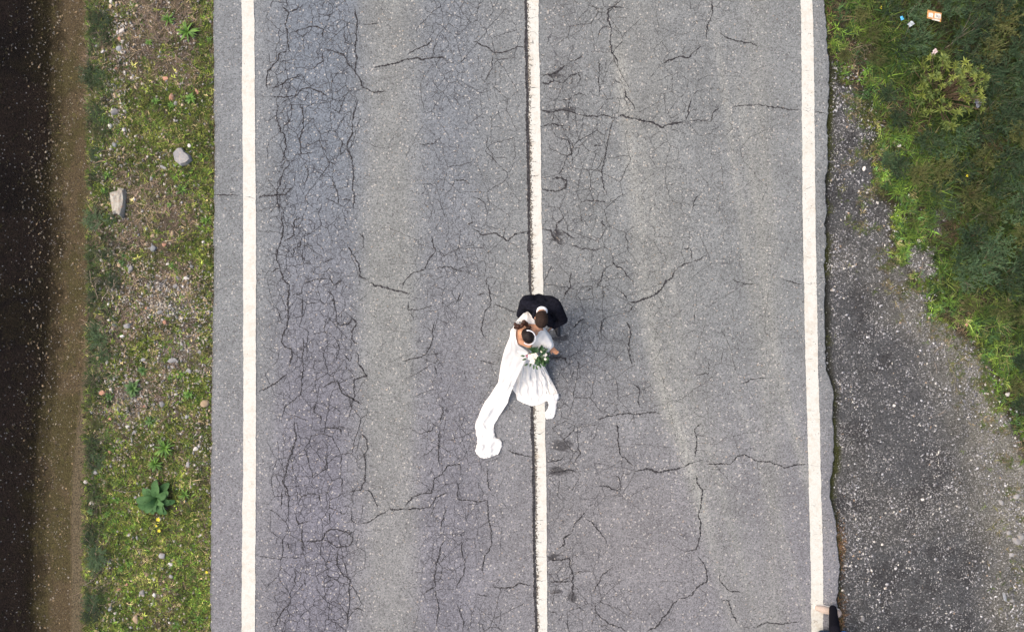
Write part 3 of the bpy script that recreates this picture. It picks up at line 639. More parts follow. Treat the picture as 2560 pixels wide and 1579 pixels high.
# left verge chips
n = 32000
px = rng.uniform(225, 535, n); py = rng.uniform(-10, 1590, n)
chalk = np.maximum.reduce([blob(px, py, 455, 890, 85, 85), blob(px, py, 335, 1000, 55, 110), blob(px, py, 430, 750, 120, 70), 0.8 * blob(px, py, 485, 1120, 45, 70), 0.55 * blob(px, py, 295, 200, 40, 230), 0.35 * blob(px, py, 300, 650, 45, 200)])
k = rng.random(n) < 0.16 * sstep(.42, .6, fbm(px / 50, py / 50, 97)) + 0.04 + 0.35 * blob(px, py, 292, 790, 26, 9999) * sstep(.4, .6, fbm(px / 25, py / 40, 96)) + 1.0 * chalk * sstep(0.28, 0.5, fbm(px / 30, py / 30, 95)); px, py = px[k], py[k]
o = chips('verge_gravel', px, py, 1.0 + 3.4 * rng.random(len(px)) ** 2.4, pal(len(px), [(.34, .32, .28), (.24, .21, .17), (.36, .28, .19), (.44, .42, .40), (.20, .20, .20)], [4, 4, 3, 1.2, 3]), lift=0.5)
tag(o, 'small pale chips scattered through the left verge', 'gravel')

# ------------------------------------------------------------------ grass (uncountable)
def strands(name, base, d, length, width, bend, col, mat, seg_side=None):
    """N ribbons of two segments, base (N,3), start direction d (N,3) unit, bend (N,3) added at the tip"""
    n = len(base)
    mid = base + d * (length * 0.55)[:, None] + bend * (length * 0.18)[:, None]
    tip = base + d * length[:, None] + bend * (length * 0.75)[:, None]
    hd = tip - base; side = np.stack([-hd[:, 1], hd[:, 0], np.zeros(n)], 1)
    side /= np.linalg.norm(side, axis=1)[:, None] + 1e-9
    w = (width * 0.5)[:, None]
    V = np.stack([base - side * w, base + side * w, mid - side * w * .8, mid + side * w * .8, tip], 1).reshape(-1, 3)
    i = np.arange(n)[:, None] * 5
    fl = np.concatenate([i + [0, 1, 3, 2], i + [2, 3, 4]], 1)
    st = (np.arange(n)[:, None] * 7 + [0, 4]).ravel(); tt = np.tile([4, 3], n)
    shade = np.repeat(col[:, None, :], 5, 1).reshape(-1, 3)
    me = mesh_np(name, V, fl.ravel(), st, tt, shade)
    return obj(name, me, mat)

def unit(az, el):
    return np.stack([np.cos(az) * np.cos(el), np.sin(az) * np.cos(el), np.sin(el)], -1)

def patch(px, py, items):
    v = np.zeros(len(px))
    for (cx, cy, rx, ry, w) in items: v = np.maximum(v, w * blob(px, py, cx, cy, rx, ry))
    return v

# --- left verge
GREEN_L = [(420, 300, 110, 75, 1), (470, 430, 70, 45, 1), (520, 300, 25, 700, .8), (515, 640, 30, 150, .9), (330, 1230, 70, 110, 1), (280, 1300, 60, 90, 1), (490, 1500, 60, 100, 1), (400, 1110, 70, 60, .9), (430, 1330, 90, 80, .7), (300, 1550, 80, 60, .8), (490, 980, 40, 50, .8), (320, 1510, 70, 60, .7), (230, 440, 20, 60, .6), (280, 1120, 60, 60, .7), (450, 1200, 60, 60, .7), (345, 1440, 120, 60, .6), (470, 1400, 60, 60, .8), (365, 890, 30, 60, .6), (300, 330, 40, 60, .6), (250, 20, 40, 60, .5)]
STRAW_L = [(400, 40, 130, 90, 1), (430, 150, 110, 60, 1), (340, 150, 60, 80, .8), (410, 490, 110, 60, 1), (460, 545, 80, 45, 1), (320, 600, 70, 70, .9), (420, 720, 130, 70, .8), (350, 1000, 90, 100, .6), (430, 1400, 80, 60, .5), (480, 860, 60, 90, .5), (330, 800, 60, 60, .6), (260, 1070, 50, 60, .6), (400, 1180, 90, 40, .5)]
n = 30000
px = rng.uniform(205, 537, n); py = rng.uniform(-15, 1595, n)
g = patch(px, py, GREEN_L); st = patch(px, py, STRAW_L)
nz = fbm(px / 22, py / 22, 101); nz2 = fbm(px / 60, py / 60, 103)
edge = sstep(205 + 0 * px, 235 + 0 * px, px + 60 * (nz - .5) + 10) * sstep(537, 529, px + 5 * (nz - .5) + 4 * sstep(0, 1400, py))
pg = edge * np.clip(0.44 + 1.1 * g + 1.3 * (nz - 0.5) - 0.35 * st, 0, 1)
ps = edge * np.clip(0.16 + 0.75 * st + 1.2 * (nz2 - 0.5) - 0.55 * g, 0, 1) * 0.55
u = rng.random(n)
kg = u < pg * 0.85; ks = (~kg) & (u > 1 - ps * 0.6)
def grass_patch(name, px, py, hmin, hmax, cols, probs, wid, label, lay=0.9, tall=None, var=.35, extra=None, per=1, spread=4.0, lumvar=.0):
    """tufts of blades: `per` blades radiate from each point and share a colour"""
    n0 = len(px); c = pal(n0, cols, probs, var)
    if extra is not None: c = c * extra[:, None]
    if lumvar: c = c * np.exp(rng.normal(0, lumvar, (n0, 1)))
    sz = 0.6 + 0.8 * rng.random(n0)
    if tall is not None: sz = sz * tall
    rp = lambda a: np.repeat(a, per, 0)
    n = n0 * per; px = rp(px) + (rng.normal(0, spread * .25, n) if per > 1 else 0); py = rp(py) + (rng.normal(0, spread * .25, n) if per > 1 else 0); c = rp(c) * (1 + .25 * (rng.random((n, 1)) - .5)); sz = rp(sz)
    X, Y, Z = Ga(px, py)
    az = rng.random(n) * 6.283; el = R(12) + rng.random(n) * R(58) if lay > .5 else rng.random(n) * R(28)
    ln = (hmin + (hmax - hmin) * rng.random(n) ** 1.4) * sz
    az2 = az + rng.normal(0, .9, n)
    bend = np.stack([np.cos(az2), np.sin(az2), -0.5 * np.ones(n)], 1) * (0.3 + 0.7 * rng.random(n))[:, None]
    o = strands(name, np.stack([X, Y, Z - 0.004], 1), unit(az, el), ln, wid * (0.6 + 0.8 * rng.random(n)), bend, c, M['grass'])
    return tag(o, label, 'grass', kind='stuff')
tint = (0.44 + 0.72 * fbm(px / 50, py / 50, 107)) * (1 + .18 * sstep(1000, 1300, py))
grass_patch('grass', px[kg], py[kg], .018, .055, [(.080, .115, .016), (.115, .140, .024), (.045, .080, .014), (.14, .14, .04), (.20, .165, .08)], [4, 3.5, 4, 2, 1.2], 0.0115, 'short mossy green grass covering the left verge', extra=tint[kg], per=8, lumvar=.55)
grass_patch('dry_grass', px[ks], py[ks], .04, .14, [(.20, .145, .095), (.13, .095, .068), (.28, .215, .135), (.085, .065, .055), (.17, .125, .105)], [4, 4, 1.6, 4, 3], 0.0058, 'tangled dry straw lying on the left verge', lay=0.2, per=7, lumvar=.3, spread=14)

# dark weeds along the ditch lip, shadows between them painted into the blades
n2_ = 5200
lx = 222 + np.abs(rng.normal(0, 34, n2_)); ly = rng.uniform(-10, 1595, n2_)
k_ = rng.random(n2_) < sstep(.40, .60, fbm(lx / 30, ly / 34, 109)) * .42
grass_patch('ditch_lip_weeds', lx[k_], ly[k_], .04, .12, [(.028, .048, .016), (.038, .064, .018), (.026, .030, .014), (.085, .07, .05)], [4, 3, 3, 2], 0.0085, 'dark straggling weeds along the lip of the ditch', per=9, lumvar=.35, spread=6)
# bright low weeds in patches on the left verge
n = 26000
px = rng.uniform(225, 532, n); py = rng.uniform(-10, 1590, n)
w = patch(px, py, [(285, 1270, 40, 70, 1), (300, 1330, 40, 50, 1), (240, 1260, 25, 60, .8), (500, 1510, 45, 60, 1), (300, 1550, 50, 40, .9), (335, 1480, 25, 40, .8), (470, 990, 30, 22, .9), (500, 990, 22, 25, .8), (300, 1390, 40, 40, .7), (280, 1080, 20, 50, .7), (430, 860, 14, 30, .7), (400, 425, 20, 20, .4), (460, 435, 30, 35, .8), (270, 440, 12, 18, .9), (260, 475, 10, 10, .8), (515, 550, 14, 16, .9), (450, 690, 12, 16, .8), (300, 825, 16, 14, .8), (275, 990, 9, 16, .8), (380, 1055, 14, 18, .8), (440, 1440, 50, 40, .5), (480, 1380, 40, 50, .6), (240, 1200, 30, 40, .5), (305, 655, 10, 12, .9), (460, 1230, 22, 18, .7), (330, 1200, 40, 40, .5)])
k = rng.random(n) < w * sstep(.36, .6, fbm(px / 9, py / 9, 111))
px, py = px[k], py[k]
grass_patch('low_weeds', px, py, .02, .055, [(.095, .185, .022), (.14, .23, .03), (.055, .12, .02)], [3, 2, 2], 0.017, 'bright green small-leaved weeds in patches on the left verge', per=3, lumvar=.25, spread=7)

# --- moss and brown weeds along the right road edge
n = 9000
py = rng.uniform(-10, 1595, n); px = road_r(py) + 3 + np.abs(rng.normal(0, 9, n))
k = rng.random(n) < sstep(.47, .6, fbm(px / 40, py / 40, 115)) * (0.3 + .7 * sstep(1300, 200, py))
br = blob(px, py, 2108, 1360, 22, 60) + blob(px, py, 2110, 1540, 25, 50) + blob(px, py, 2072, 45, 14, 50)
kb = (rng.random(n) < br * .7)
px2, py2 = px[k & ~kb], py[k & ~kb]
grass_patch('edge_moss', px2, py2, .01, .03, [(.05, .06, .012), (.035, .04, .012), (.08, .085, .02)], [3, 3, 1], 0.008, 'dark moss growing along the broken right road edge')
px2, py2 = px[kb], py[kb]
grass_patch('brown_weeds', px2, py2, .02, .06, [(.16, .095, .045), (.09, .055, .03), (.10, .04, .03), (.22, .15, .08)], [3, 3, 1, 1], 0.008, 'brown withered weeds beside the broken right road edge')

n = 2600
py = rng.uniform(230, 1595, n); px = np.interp(py, VB_Y, VB_X) - np.abs(rng.normal(0, 55, n)) + 15
k = (px > road_r(py) + 30) & (rng.random(n) < sstep(.45, .62, fbm(px / 30, py / 30, 119)))
grass_patch('stray_grass', px[k], py[k], .02, .07, [(.06, .085, .02), (.09, .09, .035), (.13, .105, .06), (.045, .07, .018)], [3, 3, 3, 2], 0.008, 'stray tufts thinning out onto the lay-by gravel', per=8, lumvar=.35, spread=8)
n = 5200
py = rng.uniform(-10, 1595, n); px = rng.uniform(-10, 212, n) + ditch_shift((789.5 - py) / S) * S * .8
k = rng.random(n) < sstep(.46, .64, fbm(px / 26, py / 60, 117)) * (.25 + .75 * sstep(70, 150, px))
grass_patch('ditch_moss', px[k], py[k], .012, .04, [(.055, .052, .016), (.075, .065, .022), (.035, .034, .012), (.09, .07, .045)], [3, 2, 3, 2], 0.008, 'thin olive moss clinging to the ditch slope', per=7, lumvar=.4, spread=8, extra=(.35 + .65 * sstep(60, 150, px[k])))  # moss dimmed leftwards with the same painted bank shade
# --- right-hand meadow
n = 26000
px = rng.uniform(2055, 2600, n); py = rng.uniform(-25, 1600, n)
vm = vegmask(px, py)
dz = px - np.interp(py, VB_Y, VB_X)
n1 = fbm(px / 28, py / 28, 121); n2 = fbm(px / 75, py / 75, 123)
k = rng.random(n) < vm * np.clip(0.35 + 1.6 * (n1 - 0.38), 0.05, 1) * 0.9
px, py, dz, n1, n2 = px[k], py[k], dz[k], n1[k], n2[k]
brown = sstep(.52, .68, n2 + 0.18 * blob(px, py, 2500, 120, 80, 90) + .2 * blob(px, py, 2235, 640, 40, 70) + .14 * blob(px, py, 2530, 860, 50, 120) - .10 * blob(px, py, 2440, 660, 110, 120) - .1 * blob(px, py, 2100, 60, 60, 120))
isb = rng.random(len(px)) < brown * 0.75
yel = sstep(60, 10, dz) * sstep(.5, .6, fbm(px / 30, py / 30, 127))
tall = np.clip(0.45 + dz / 170.0, .4, 1.5)
gi = ~isb
lum = (0.40 + 0.75 * n1) * np.interp(dz, [0, 60, 130, 260, 420], [1.6, 1.45, .95, .62, .5])  # shade of the far bank painted in: blades darker away from the rim
ky = gi & (rng.random(len(px)) < yel * .8)
kg = gi & ~ky
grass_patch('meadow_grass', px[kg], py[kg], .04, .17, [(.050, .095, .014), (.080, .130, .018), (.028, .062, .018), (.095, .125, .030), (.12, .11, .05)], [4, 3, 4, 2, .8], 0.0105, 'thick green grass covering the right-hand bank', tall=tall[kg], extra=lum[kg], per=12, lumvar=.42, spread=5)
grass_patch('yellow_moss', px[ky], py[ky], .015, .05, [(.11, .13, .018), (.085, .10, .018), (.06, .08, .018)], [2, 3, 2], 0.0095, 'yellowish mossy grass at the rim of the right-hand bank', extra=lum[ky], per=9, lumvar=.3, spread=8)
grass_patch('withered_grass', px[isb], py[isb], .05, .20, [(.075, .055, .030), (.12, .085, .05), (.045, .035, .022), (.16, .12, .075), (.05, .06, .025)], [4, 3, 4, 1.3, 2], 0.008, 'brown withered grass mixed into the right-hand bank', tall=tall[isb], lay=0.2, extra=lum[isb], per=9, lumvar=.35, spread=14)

PEND = []
def later(o, base, px, py, side):
    PEND.append((o, base, px, py, side))
# ------------------------------------------------------------------ stones
def hull_mesh(name, rx, ry, rz, npts, seed, top_flat=0.6):
    r = np.random.default_rng(seed); bm = bmesh.new()
    for i in range(npts):
        a = 6.283 * (i + r.random() * .8) / npts; e = r.uniform(-.9, 1.0)
        k = math.sqrt(max(0, 1 - min(e, .8) ** 2 * .7)) * r.uniform(.8, 1.05)
        bm.verts.new((math.cos(a) * k * rx, math.sin(a) * k * ry, min(max(e, -.6), top_flat) * rz))
    for i in range(3):
        a = r.random() * 6.28
        bm.verts.new((math.cos(a) * rx * .5, math.sin(a) * ry * .5, rz * (top_flat + .15)))
    bmesh.ops.convex_hull(bm, input=bm.verts)
    bmesh.ops.delete(bm, geom=[v for v in bm.verts if not v.link_faces], context='VERTS')
    bmesh.ops.bevel(bm, geom=bm.edges[:], offset=min(rx, ry) * .12, segments=1, affect='EDGES', clamp_overlap=True)
    me = bpy.data.meshes.new(name); bm.to_mesh(me); bm.free()
    return me

W, GY, BL, TN, RD = 'st_white', 'st_grey', 'st_blue', 'st_tan', 'st_red'
SM = {W: ('small white stone', 'white'), GY: ('small grey stone', 'grey'), BL: ('small blue-grey stone', 'blue-grey'), TN: ('small tan stone', 'tan'), RD: ('small reddish stone', 'reddish')}
STONES = [   # px, py, rx, ry, rot, material, label (None = one of its group)
 (304, 79, 13, 6, 25, W, 'long white stone lying on the brown twigs near the dark green ditch bush'),
 (299, 122, 9, 8, 20, BL, 'small dark blue stone among brown straw near the ditch'),
 (257, 130, 6, 5, 30, W, None), (241, 116, 6, 6, 0, GY, None), (279, 4, 6, 7, 0, W, None), (278, 18, 6, 6, 0, TN, None),
 (429, 245, 7, 12, -15, RD, 'tall orange-brown stone beside the small bright green rosette'),
 (493, 229, 5, 10, 25, RD, 'narrow pinkish stone leaning by the bright green rosette near the asphalt'),
 (439, 258, 8, 7, 0, GY, None), (415, 197, 9, 7, 0, RD, None),
 (276, 315, 7, 9, 0, W, 'rounded whitish stone on moss at the verge edge, beside a smaller white one'),
 (311, 325, 6, 6, 10, W, None), (288, 362, 7, 9, 10, BL, 'rounded pale blue-grey stone just below the two white stones'),
 (288, 239, 5, 9, 5, TN, None), (313, 183, 4, 7, 10, W, None), (291, 172, 5, 4, 0, RD, None), (474, 365, 6, 6, 0, W, None),
 (286, 280, 12, 9, 30, GY, None), (299, 98, 5, 7, 0, RD, None), (318, 160, 3, 5, 0, W, None),
 (409, 418, 13, 6, -35, GY, None), (384, 621, 9, 11, -20, BL, 'angular blue-grey stone on dry straw beside a small orange stone'),
 (411, 612, 7, 6, 20, RD, 'small orange stone on dry straw beside an angular blue-grey stone'),
 (431, 584, 5, 9, -10, TN, None), (382, 590, 6, 6, 20, TN, None), (378, 448, 6, 7, 0, GY, None), (467, 695, 7, 5, -15, W, None),
 (508, 605, 5, 5, 0, W, None), (328, 672, 9, 10, 20, GY, None), (299, 662, 6, 9, 10, TN, None), (271, 761, 4, 6, -20, W, None),
 (226, 768, 6, 4, 10, TN, None), (283, 745, 4, 4, 0, TN, None), (250, 627, 5, 5, 0, GY, None), (255, 651, 7, 4, -30, W, None), (366, 770, 6, 5, 0, RD, None),
 (414, 805, 8, 7, 0, RD, 'salmon pink stone lying alone on pale stony ground'),
 (305, 841, 8, 5, 20, W, None), (245, 894, 4, 7, 0, TN, None), (268, 904, 4, 8, 0, W, None),
 (258, 982, 11, 9, 10, RD, 'flat salmon stone by a small green tuft at the ditch edge'),
 (278, 973, 5, 4, 0, W, None), (401, 937, 4, 4, 0, W, None), (344, 951, 5, 5, 0, W, None), (368, 956, 4, 4, 0, W, None),
 (320, 1066, 8, 7, 30, W, 'bright white triangular stone in the middle of the grass'),
 (254, 1104, 4, 7, -25, W, None), (275, 1128, 5, 7, -20, RD, None),
 (513, 1008, 13, 12, 20, TN, 'large beige stone standing against the asphalt edge'),
 (406, 1009, 9, 8, -30, GY, None), (431, 900, 14, 7, 5, GY, 'flat pale grey stone sunk into the chalky patch of verge'),
 (360, 898, 9, 6, 0, GY, None), (489, 1121, 9, 7, 15, W, None), (498, 1113, 4, 6, 0, W, None), (471, 1160, 7, 8, 0, GY, None),
 (337, 1080, 7, 6, 20, GY, None), (353, 1068, 4, 4, 0, TN, None), (362, 1014, 7, 4, 30, RD, None), (276, 1046, 5, 4, 0, RD, None),
 (239, 1180, 6, 5, 0, GY, None), (438, 1029, 3, 3, 0, W, None), (473, 927, 9, 7, 0, GY, None), (468, 1041, 6, 7, 0, GY, None),
 (215, 1204, 7, 6, -20, W, 'bright white stone on the very lip of the ditch'),
 (232, 1255, 8, 7, 10, W, 'rounded white stone sunk in bright green weeds by the ditch'),
 (322, 1336, 5, 5, 0, W, None), (406, 1388, 10, 9, 0, GY, 'flat purplish-grey stone in grass beside a white pebble'),
 (426, 1409, 8, 5, -30, W, None), (367, 1435, 5, 5, 0, TN, None), (298, 1473, 7, 5, 20, RD, None), (357, 1479, 9, 8, 0, GY, None),
 (386, 1486, 5, 7, 0, W, None), (318, 1460, 4, 4, 0, RD, None), (410, 1452, 4, 5, 0, TN, None),
 (340, 1547, 8, 14, 12, TN, 'long orange-tan stone, the largest of the orange ones, beside a pink pebble'),
 (355, 1544, 6, 5, -20, RD, None), (276, 1522, 6, 7, -30, BL, None), (288, 1531, 5, 4, 0, W, None), (260, 1545, 4, 4, 0, TN, None),
 (273, 1495, 5, 5, 0, TN, None), (244, 1453, 4, 4, 0, W, None), (339, 1242, 5, 4, 0, GY, None), (449, 1510, 8, 5, 10, TN, None), (429, 1440, 7, 5, -40, GY, None),
 (440, 985, 5, 4, 0, W, None), (385, 1010, 5, 4, 0, GY, None), (340, 1000, 4, 4, 0, W, None), (352, 993, 5, 4, 0, TN, None),
 (500, 880, 6, 5, 0, GY, None), (455, 860, 6, 5, 0, GY, None), (320, 815, 11, 8, 10, GY, None), (455, 795, 5, 6, 0, W, None), (400, 780, 8, 6, 0, GY, None), (420, 660, 5, 4, 0, W, None),
 (480, 665, 6, 6, 0, GY, None), (440, 715, 8, 7, 20, GY, None),
]
for i, (x, y, rx, ry, rot, m, lab) in enumerate(STONES):
    me = hull_mesh('stone', rx / S * 1.1, ry / S * 1.1, min(rx, ry) / S * .85, 11, 500 + i)
    o = obj('stone', me, M[m]); g = Gp(x, y)
    o.location = (g.x, g.y, g.z + min(rx, ry) / S * .12); o.rotation_euler = (rng.normal(0, .12), rng.normal(0, .12), R(rot))
    if lab: tag(o, lab, 'stone', 'named stones on the left verge')
    else: tag(o, SM[m][0] + ' half sunk in the grassy left verge', 'stone', SM[m][1] + ' stones in the left verge'); later(o, SM[m][0], x, y, 0)
# two big ones
def outline_rock(name, pts, z0, h, mat, seed, label, shrink=.82):
    r = np.random.default_rng(seed); bm = bmesh.new()
    cx = np.mean([p[0] for p in pts]); cy = np.mean([p[1] for p in pts]); g = Gp(cx, cy)
    rings = []
    for k, (s, z) in enumerate(((1.0, -0.03), (1.0, h * .55), (shrink, h), (shrink * .55, h * 1.06))):
        ring = []
        for (x, y) in pts:
            q = P(cx + (x - cx) * s, cy + (y - cy) * s, g.z)
            ring.append(bm.verts.new((q.x - g.x + r.normal(0, .004), q.y - g.y + r.normal(0, .004), z + r.normal(0, .006))))
        rings.append(ring)
    n = len(pts)
    for a, b in zip(rings[:-1], rings[1:]):
        for i in range(n): bm.faces.new((a[i], a[(i + 1) % n], b[(i + 1) % n], b[i]))
    bm.faces.new(rings[-1]); bmesh.ops.recalc_face_normals(bm, faces=bm.faces)
    o = bm_obj(name, bm, mat); o.location = g
    return tag(o, label, 'stone', 'named stones on the left verge')
outline_rock('stone_slab', [(280, 483), (298, 478), (306, 471), (316, 474), (318, 500), (317, 522), (309, 546), (296, 534), (287, 536), (283, 505)], 0, .10, M['st_slab'], 3, 'big pale slab of stone with rusty patches, largest on the left verge')
outline_rock('stone', [(436, 384), (447, 372), (458, 370), (466, 382), (478, 390), (484, 402), (472, 411), (456, 416), (441, 404)], 0, .09, M['st_grey'], 5, 'big angular grey stone set in green moss near the asphalt')
# right side stones
RSTONES = [(2246, 365, 6, 5, W, 'white crumb of stone in green grass above the gravel tongue'), (2373, 498, 5, 6, W, 'white pebble alone in the green bank'),
 (2296, 602, 6, 7, W, None), (2299, 614, 5, 4, W, None), (2160, 422, 7, 5, W, None), (2193, 507, 5, 4, W, None), (2520, 749, 9, 6, TN, 'beige stone in the dark brown undergrowth of the bank'),
 (2413, 812, 6, 5, RD, 'salmon pebble on bright green turf'), (2516, 985, 7, 6, W, 'white stone at the tip of the turf by pale gravel'), (2235, 1013, 4, 4, W, None), (2306, 1248, 5, 4, W, None),
 (2540, 1240, 7, 11, GY, None), (2541, 1350, 9, 15, GY, None), (2552, 1340, 10, 9, GY, None), (2510, 1491, 14, 6, BL, 'long greenish slate lying on the pale lay-by gravel'), (2501, 1254, 8, 7, GY, None), (2528, 1385, 8, 6, GY, None),
 (2185, 1353, 4, 3, W, None), (2205, 1360, 4, 3, W, None), (2530, 1500, 6, 5, GY, None), (2156, 1546, 6, 6, GY, None), (2520, 1330, 6, 7, GY, None)]
for i, (x, y, rx, ry, m, lab) in enumerate(RSTONES):
    me = hull_mesh('stone', rx / S * 1.1, ry / S * 1.1, min(rx, ry) / S * .85, 11, 900 + i); o = obj('stone', me, M[m]); g = Gp(x, y)
    o.location = (g.x, g.y, g.z + (0.02 if lab and m in (W, RD, TN) else .0) + min(rx, ry) / S * .2); o.rotation_euler = (0, 0, rng.random() * 3)
    if lab: tag(o, lab, 'stone', 'named stones on the right')
    else: tag(o, SM[m][0] + ' lying on the lay-by gravel', 'stone', SM[m][1] + ' stones on the lay-by'); later(o, SM[m][0], x, y, 1)

# ------------------------------------------------------------------ plants
def leaf_mesh(name, L, Wd, droop=.25, fold=.15, n=4, wavy=0.0, blunt=False):
    """leaf from the origin along +X, arching down"""
    V = []; F = []
    for i in range(n + 1):
        t = i / n; w = Wd * .5 * math.sin(math.pi * min(1, t * .93 + .05)) ** .8 * (1 if t < 1 else .15)
        if blunt: w = Wd * .5 * (.30 + .70 * math.sin(math.pi * min(1, .12 + t * .75))) * (1 if t < .95 else .55)
        z = L * (math.sin(t * 1.6) * .35 - droop * t * t); x = L * t
        wv = wavy * Wd * math.sin(t * 14)
        V += [(x, -w, z + fold * w + wv), (x, 0, z), (x, w, z + fold * w - wv)]
    for i in range(n):
        a = i * 3
        F += [(a, a + 1, a + 4, a + 3), (a + 1, a + 2, a + 5, a + 4)]
    me = bpy.data.meshes.new(name); me.from_pydata(V, [], [tuple(reversed(f)) if False else f for f in F])
    for p in me.polygons: p.use_smooth = True
    return me

def set_mat(me, m):
    me.materials.append(M[m]); return me

LEAVES = {k: set_mat(leaf_mesh('leaf', 1.0, w, d, f, 8 if k == 'broad' else 5, wv, k == 'broad'), m) for k, (w, d, f, wv, m) in {
    'narrow': (.16, .35, .3, 0, 'leaf_bright'), 'mid': (.30, .4, .25, 0, 'leaf_mid'), 'brightwide': (.30, .35, .25, 0, 'leaf_bright'), 'broad': (.44, .34, .30, .07, 'leaf_grey')}.items()}

def rosette(x, y, rpx, kind, nleaf, label, group=None, name='rosette_plant'):
    g = Gp(x, y); e = empty(name, (g.x, g.y, g.z - .005), label, 'plant', group, rng.random() * 6)
    for i in range(nleaf):
        o = bpy.data.objects.new('leaf', LEAVES[kind]); C.objects.link(o); o.parent = e
        inner = (i % 3) / 3.0
        o.rotation_euler = (rng.normal(0, .2), -R(8 + 38 * inner + rng.normal(0, 6)), i * 2.39996 + rng.normal(0, .15))
        s = rpx / S * (1.08 - .42 * inner) * (1 + rng.normal(0, .08)); o.scale = (s, s, s)
        o.location = (0, 0, .01 + .02 * inner)
    return e
rosette(395, 1245, 44, 'broad', 20, 'big grey-green broad-leaved rosette, widest plant on the left verge', name='broadleaf_plant')
rosette(470, 82, 27, 'narrow', 26, 'bright green spiky plant close to the asphalt, amid brown straw')
rosette(422, 50, 19, 'narrow', 18, 'lighter small spiky plant, farther from the asphalt, amid brown straw')
rosette(480, 247, 17, 'brightwide', 14, 'small fresh green rosette beside a narrow pinkish stone')
rosette(335, 970, 22, 'mid', 30, 'dense round dark green rosette on tan chips')
rosette(415, 1118, 27, 'narrow', 28, 'spiky yellow-green plant above another like it', name='spiky_plant')
rosette(390, 1158, 22, 'narrow', 24, 'spiky yellow-green plant with broader leaves, just below a similar one', name='spiky_plant')
SP = 'small green weed rosette scattered on the left verge'
for (x, y, r_, k_) in [(375, 108, 11, 'brightwide'), (360, 925, 15, 'mid'), (375, 1052, 14, 'mid'), (305, 657, 11, 'mid'), (390, 255, 12, 'brightwide'), (430, 265, 12, 'brightwide'), (270, 438, 12, 'brightwide'), (262, 478, 10, 'brightwide'), (455, 475, 16, 'narrow'), (425, 512, 8, 'brightwide'), (515, 552, 13, 'narrow'), (525, 100, 10, 'narrow'), (430, 665, 9, 'brightwide'), (275, 990, 12, 'mid'), (455, 938, 14, 'narrow'), (425, 943, 8, 'brightwide'), (475, 985, 15, 'brightwide'), (465, 1235, 17, 'narrow'), (248, 1243, 10, 'mid'), (296, 1248, 10, 'brightwide'), (305, 1420, 9, 'brightwide'), (325, 1408, 10, 'brightwide'), (500, 1545, 16, 'narrow'), (440, 1560, 14, 'narrow'), (455, 1400, 14, 'narrow'), (505, 390, 10, 'narrow'), (230, 1275, 12, 'mid'), (270, 1285, 10, 'brightwide'), (312, 640, 9, 'mid')]:
    later(rosette(x, y, r_, k_, 12, SP, 'small weed rosettes on the left verge', 'weed'), {'narrow': 'small spiky green weed', 'brightwide': 'small bright green weed rosette', 'mid': 'small dark green weed rosette'}[k_], x, y, 0)

def feather_mesh(name, seed, nst=14, needles=26, rad=1.0, ht=1.0, nl=.22, wid=.014, erect=.5):
    """airy needle-leaved weed, unit radius"""
    r = np.random.default_rng(seed); B = []; D = []; Ln = []; Bd = []; Wd = []; SV = []; SF = []
    for i in range(nst):
        az = 6.283 * (i + r.random()) / nst; el = R(25 + 60 * erect * r.random() + 8)
        L = rad * r.uniform(.6, 1.1)
        d = np.array([math.cos(az) * math.cos(el), math.sin(az) * math.cos(el), math.sin(el) * ht])
        bend = np.array([math.cos(az), math.sin(az), -.35]) * .35
        prev = None
        for j in range(needles):
            t = (j + .5) / needles; p = d * L * t + bend * L * t * t
            for q in range(2):
                a2 = az + r.normal(0, 1.3); e2 = r.uniform(-.2, 1.0)
                B.append(p); D.append([math.cos(a2) * math.cos(e2), math.sin(a2) * math.cos(e2), math.sin(e2)])
                Ln.append(nl * r.uniform(.5, 1.2) * (1.1 - .5 * t)); Wd.append(wid * r.uniform(.6, 1.3)); Bd.append([r.normal(0, .4), r.normal(0, .4), -.3])
        i0 = len(SV)
        for j in range(5):
            t = j / 4; p = d * L * t + bend * L * t * t; w = .014 * (1.1 - t)
            s = np.array([-math.sin(az), math.cos(az), 0]) * w
            SV += [p - s, p + s, p + np.array([0, 0, w * 1.6])]
        for j in range(4):
            a = i0 + 3 * j
            for (k0, k1) in ((0, 1), (1, 2), (2, 0)): SF.append((a + k0, a + k1, a + 3 + k1, a + 3 + k0))
    B, D, Ln, Bd, Wd = map(np.array, (B, D, Ln, Bd, Wd)); n = len(B)
    mid = B + D * (Ln * .55)[:, None] + Bd * (Ln * .15)[:, None]; tip = B + D * Ln[:, None] + Bd * (Ln * .6)[:, None]
    hd = tip - B; side = np.stack([-hd[:, 1], hd[:, 0], np.zeros(n)], 1); side /= np.linalg.norm(side, axis=1)[:, None] + 1e-9; w = (Wd / 2)[:, None]
    Vv = np.stack([B - side * w, B + side * w, mid - side * w, mid + side * w, tip], 1).reshape(-1, 3); i = np.arange(n)[:, None] * 5
    fl = np.concatenate([i + [0, 1, 3, 2], i + [2, 3, 4]], 1)
    me = mesh_np(name, Vv, fl.ravel(), (np.arange(n)[:, None] * 7 + [0, 4]).ravel(), np.tile([4, 3], n))
    SV = np.array(SV); SF = np.array(SF)
    ms = mesh_np('stem', SV, SF.ravel(), np.arange(len(SF)) * 4, np.full(len(SF), 4))
    return me, ms
FE = {}
for m in ('needle_blue', 'needle_dark', 'needle_olive'):
    FE[m] = []
    for v in range(3):
        a, b = feather_mesh('foliage', 40 + v, 15, 15, nl=.30, wid=.034)
        a.materials.append(M[m]); b.materials.append(M['stem']); FE[m].append((a, b))
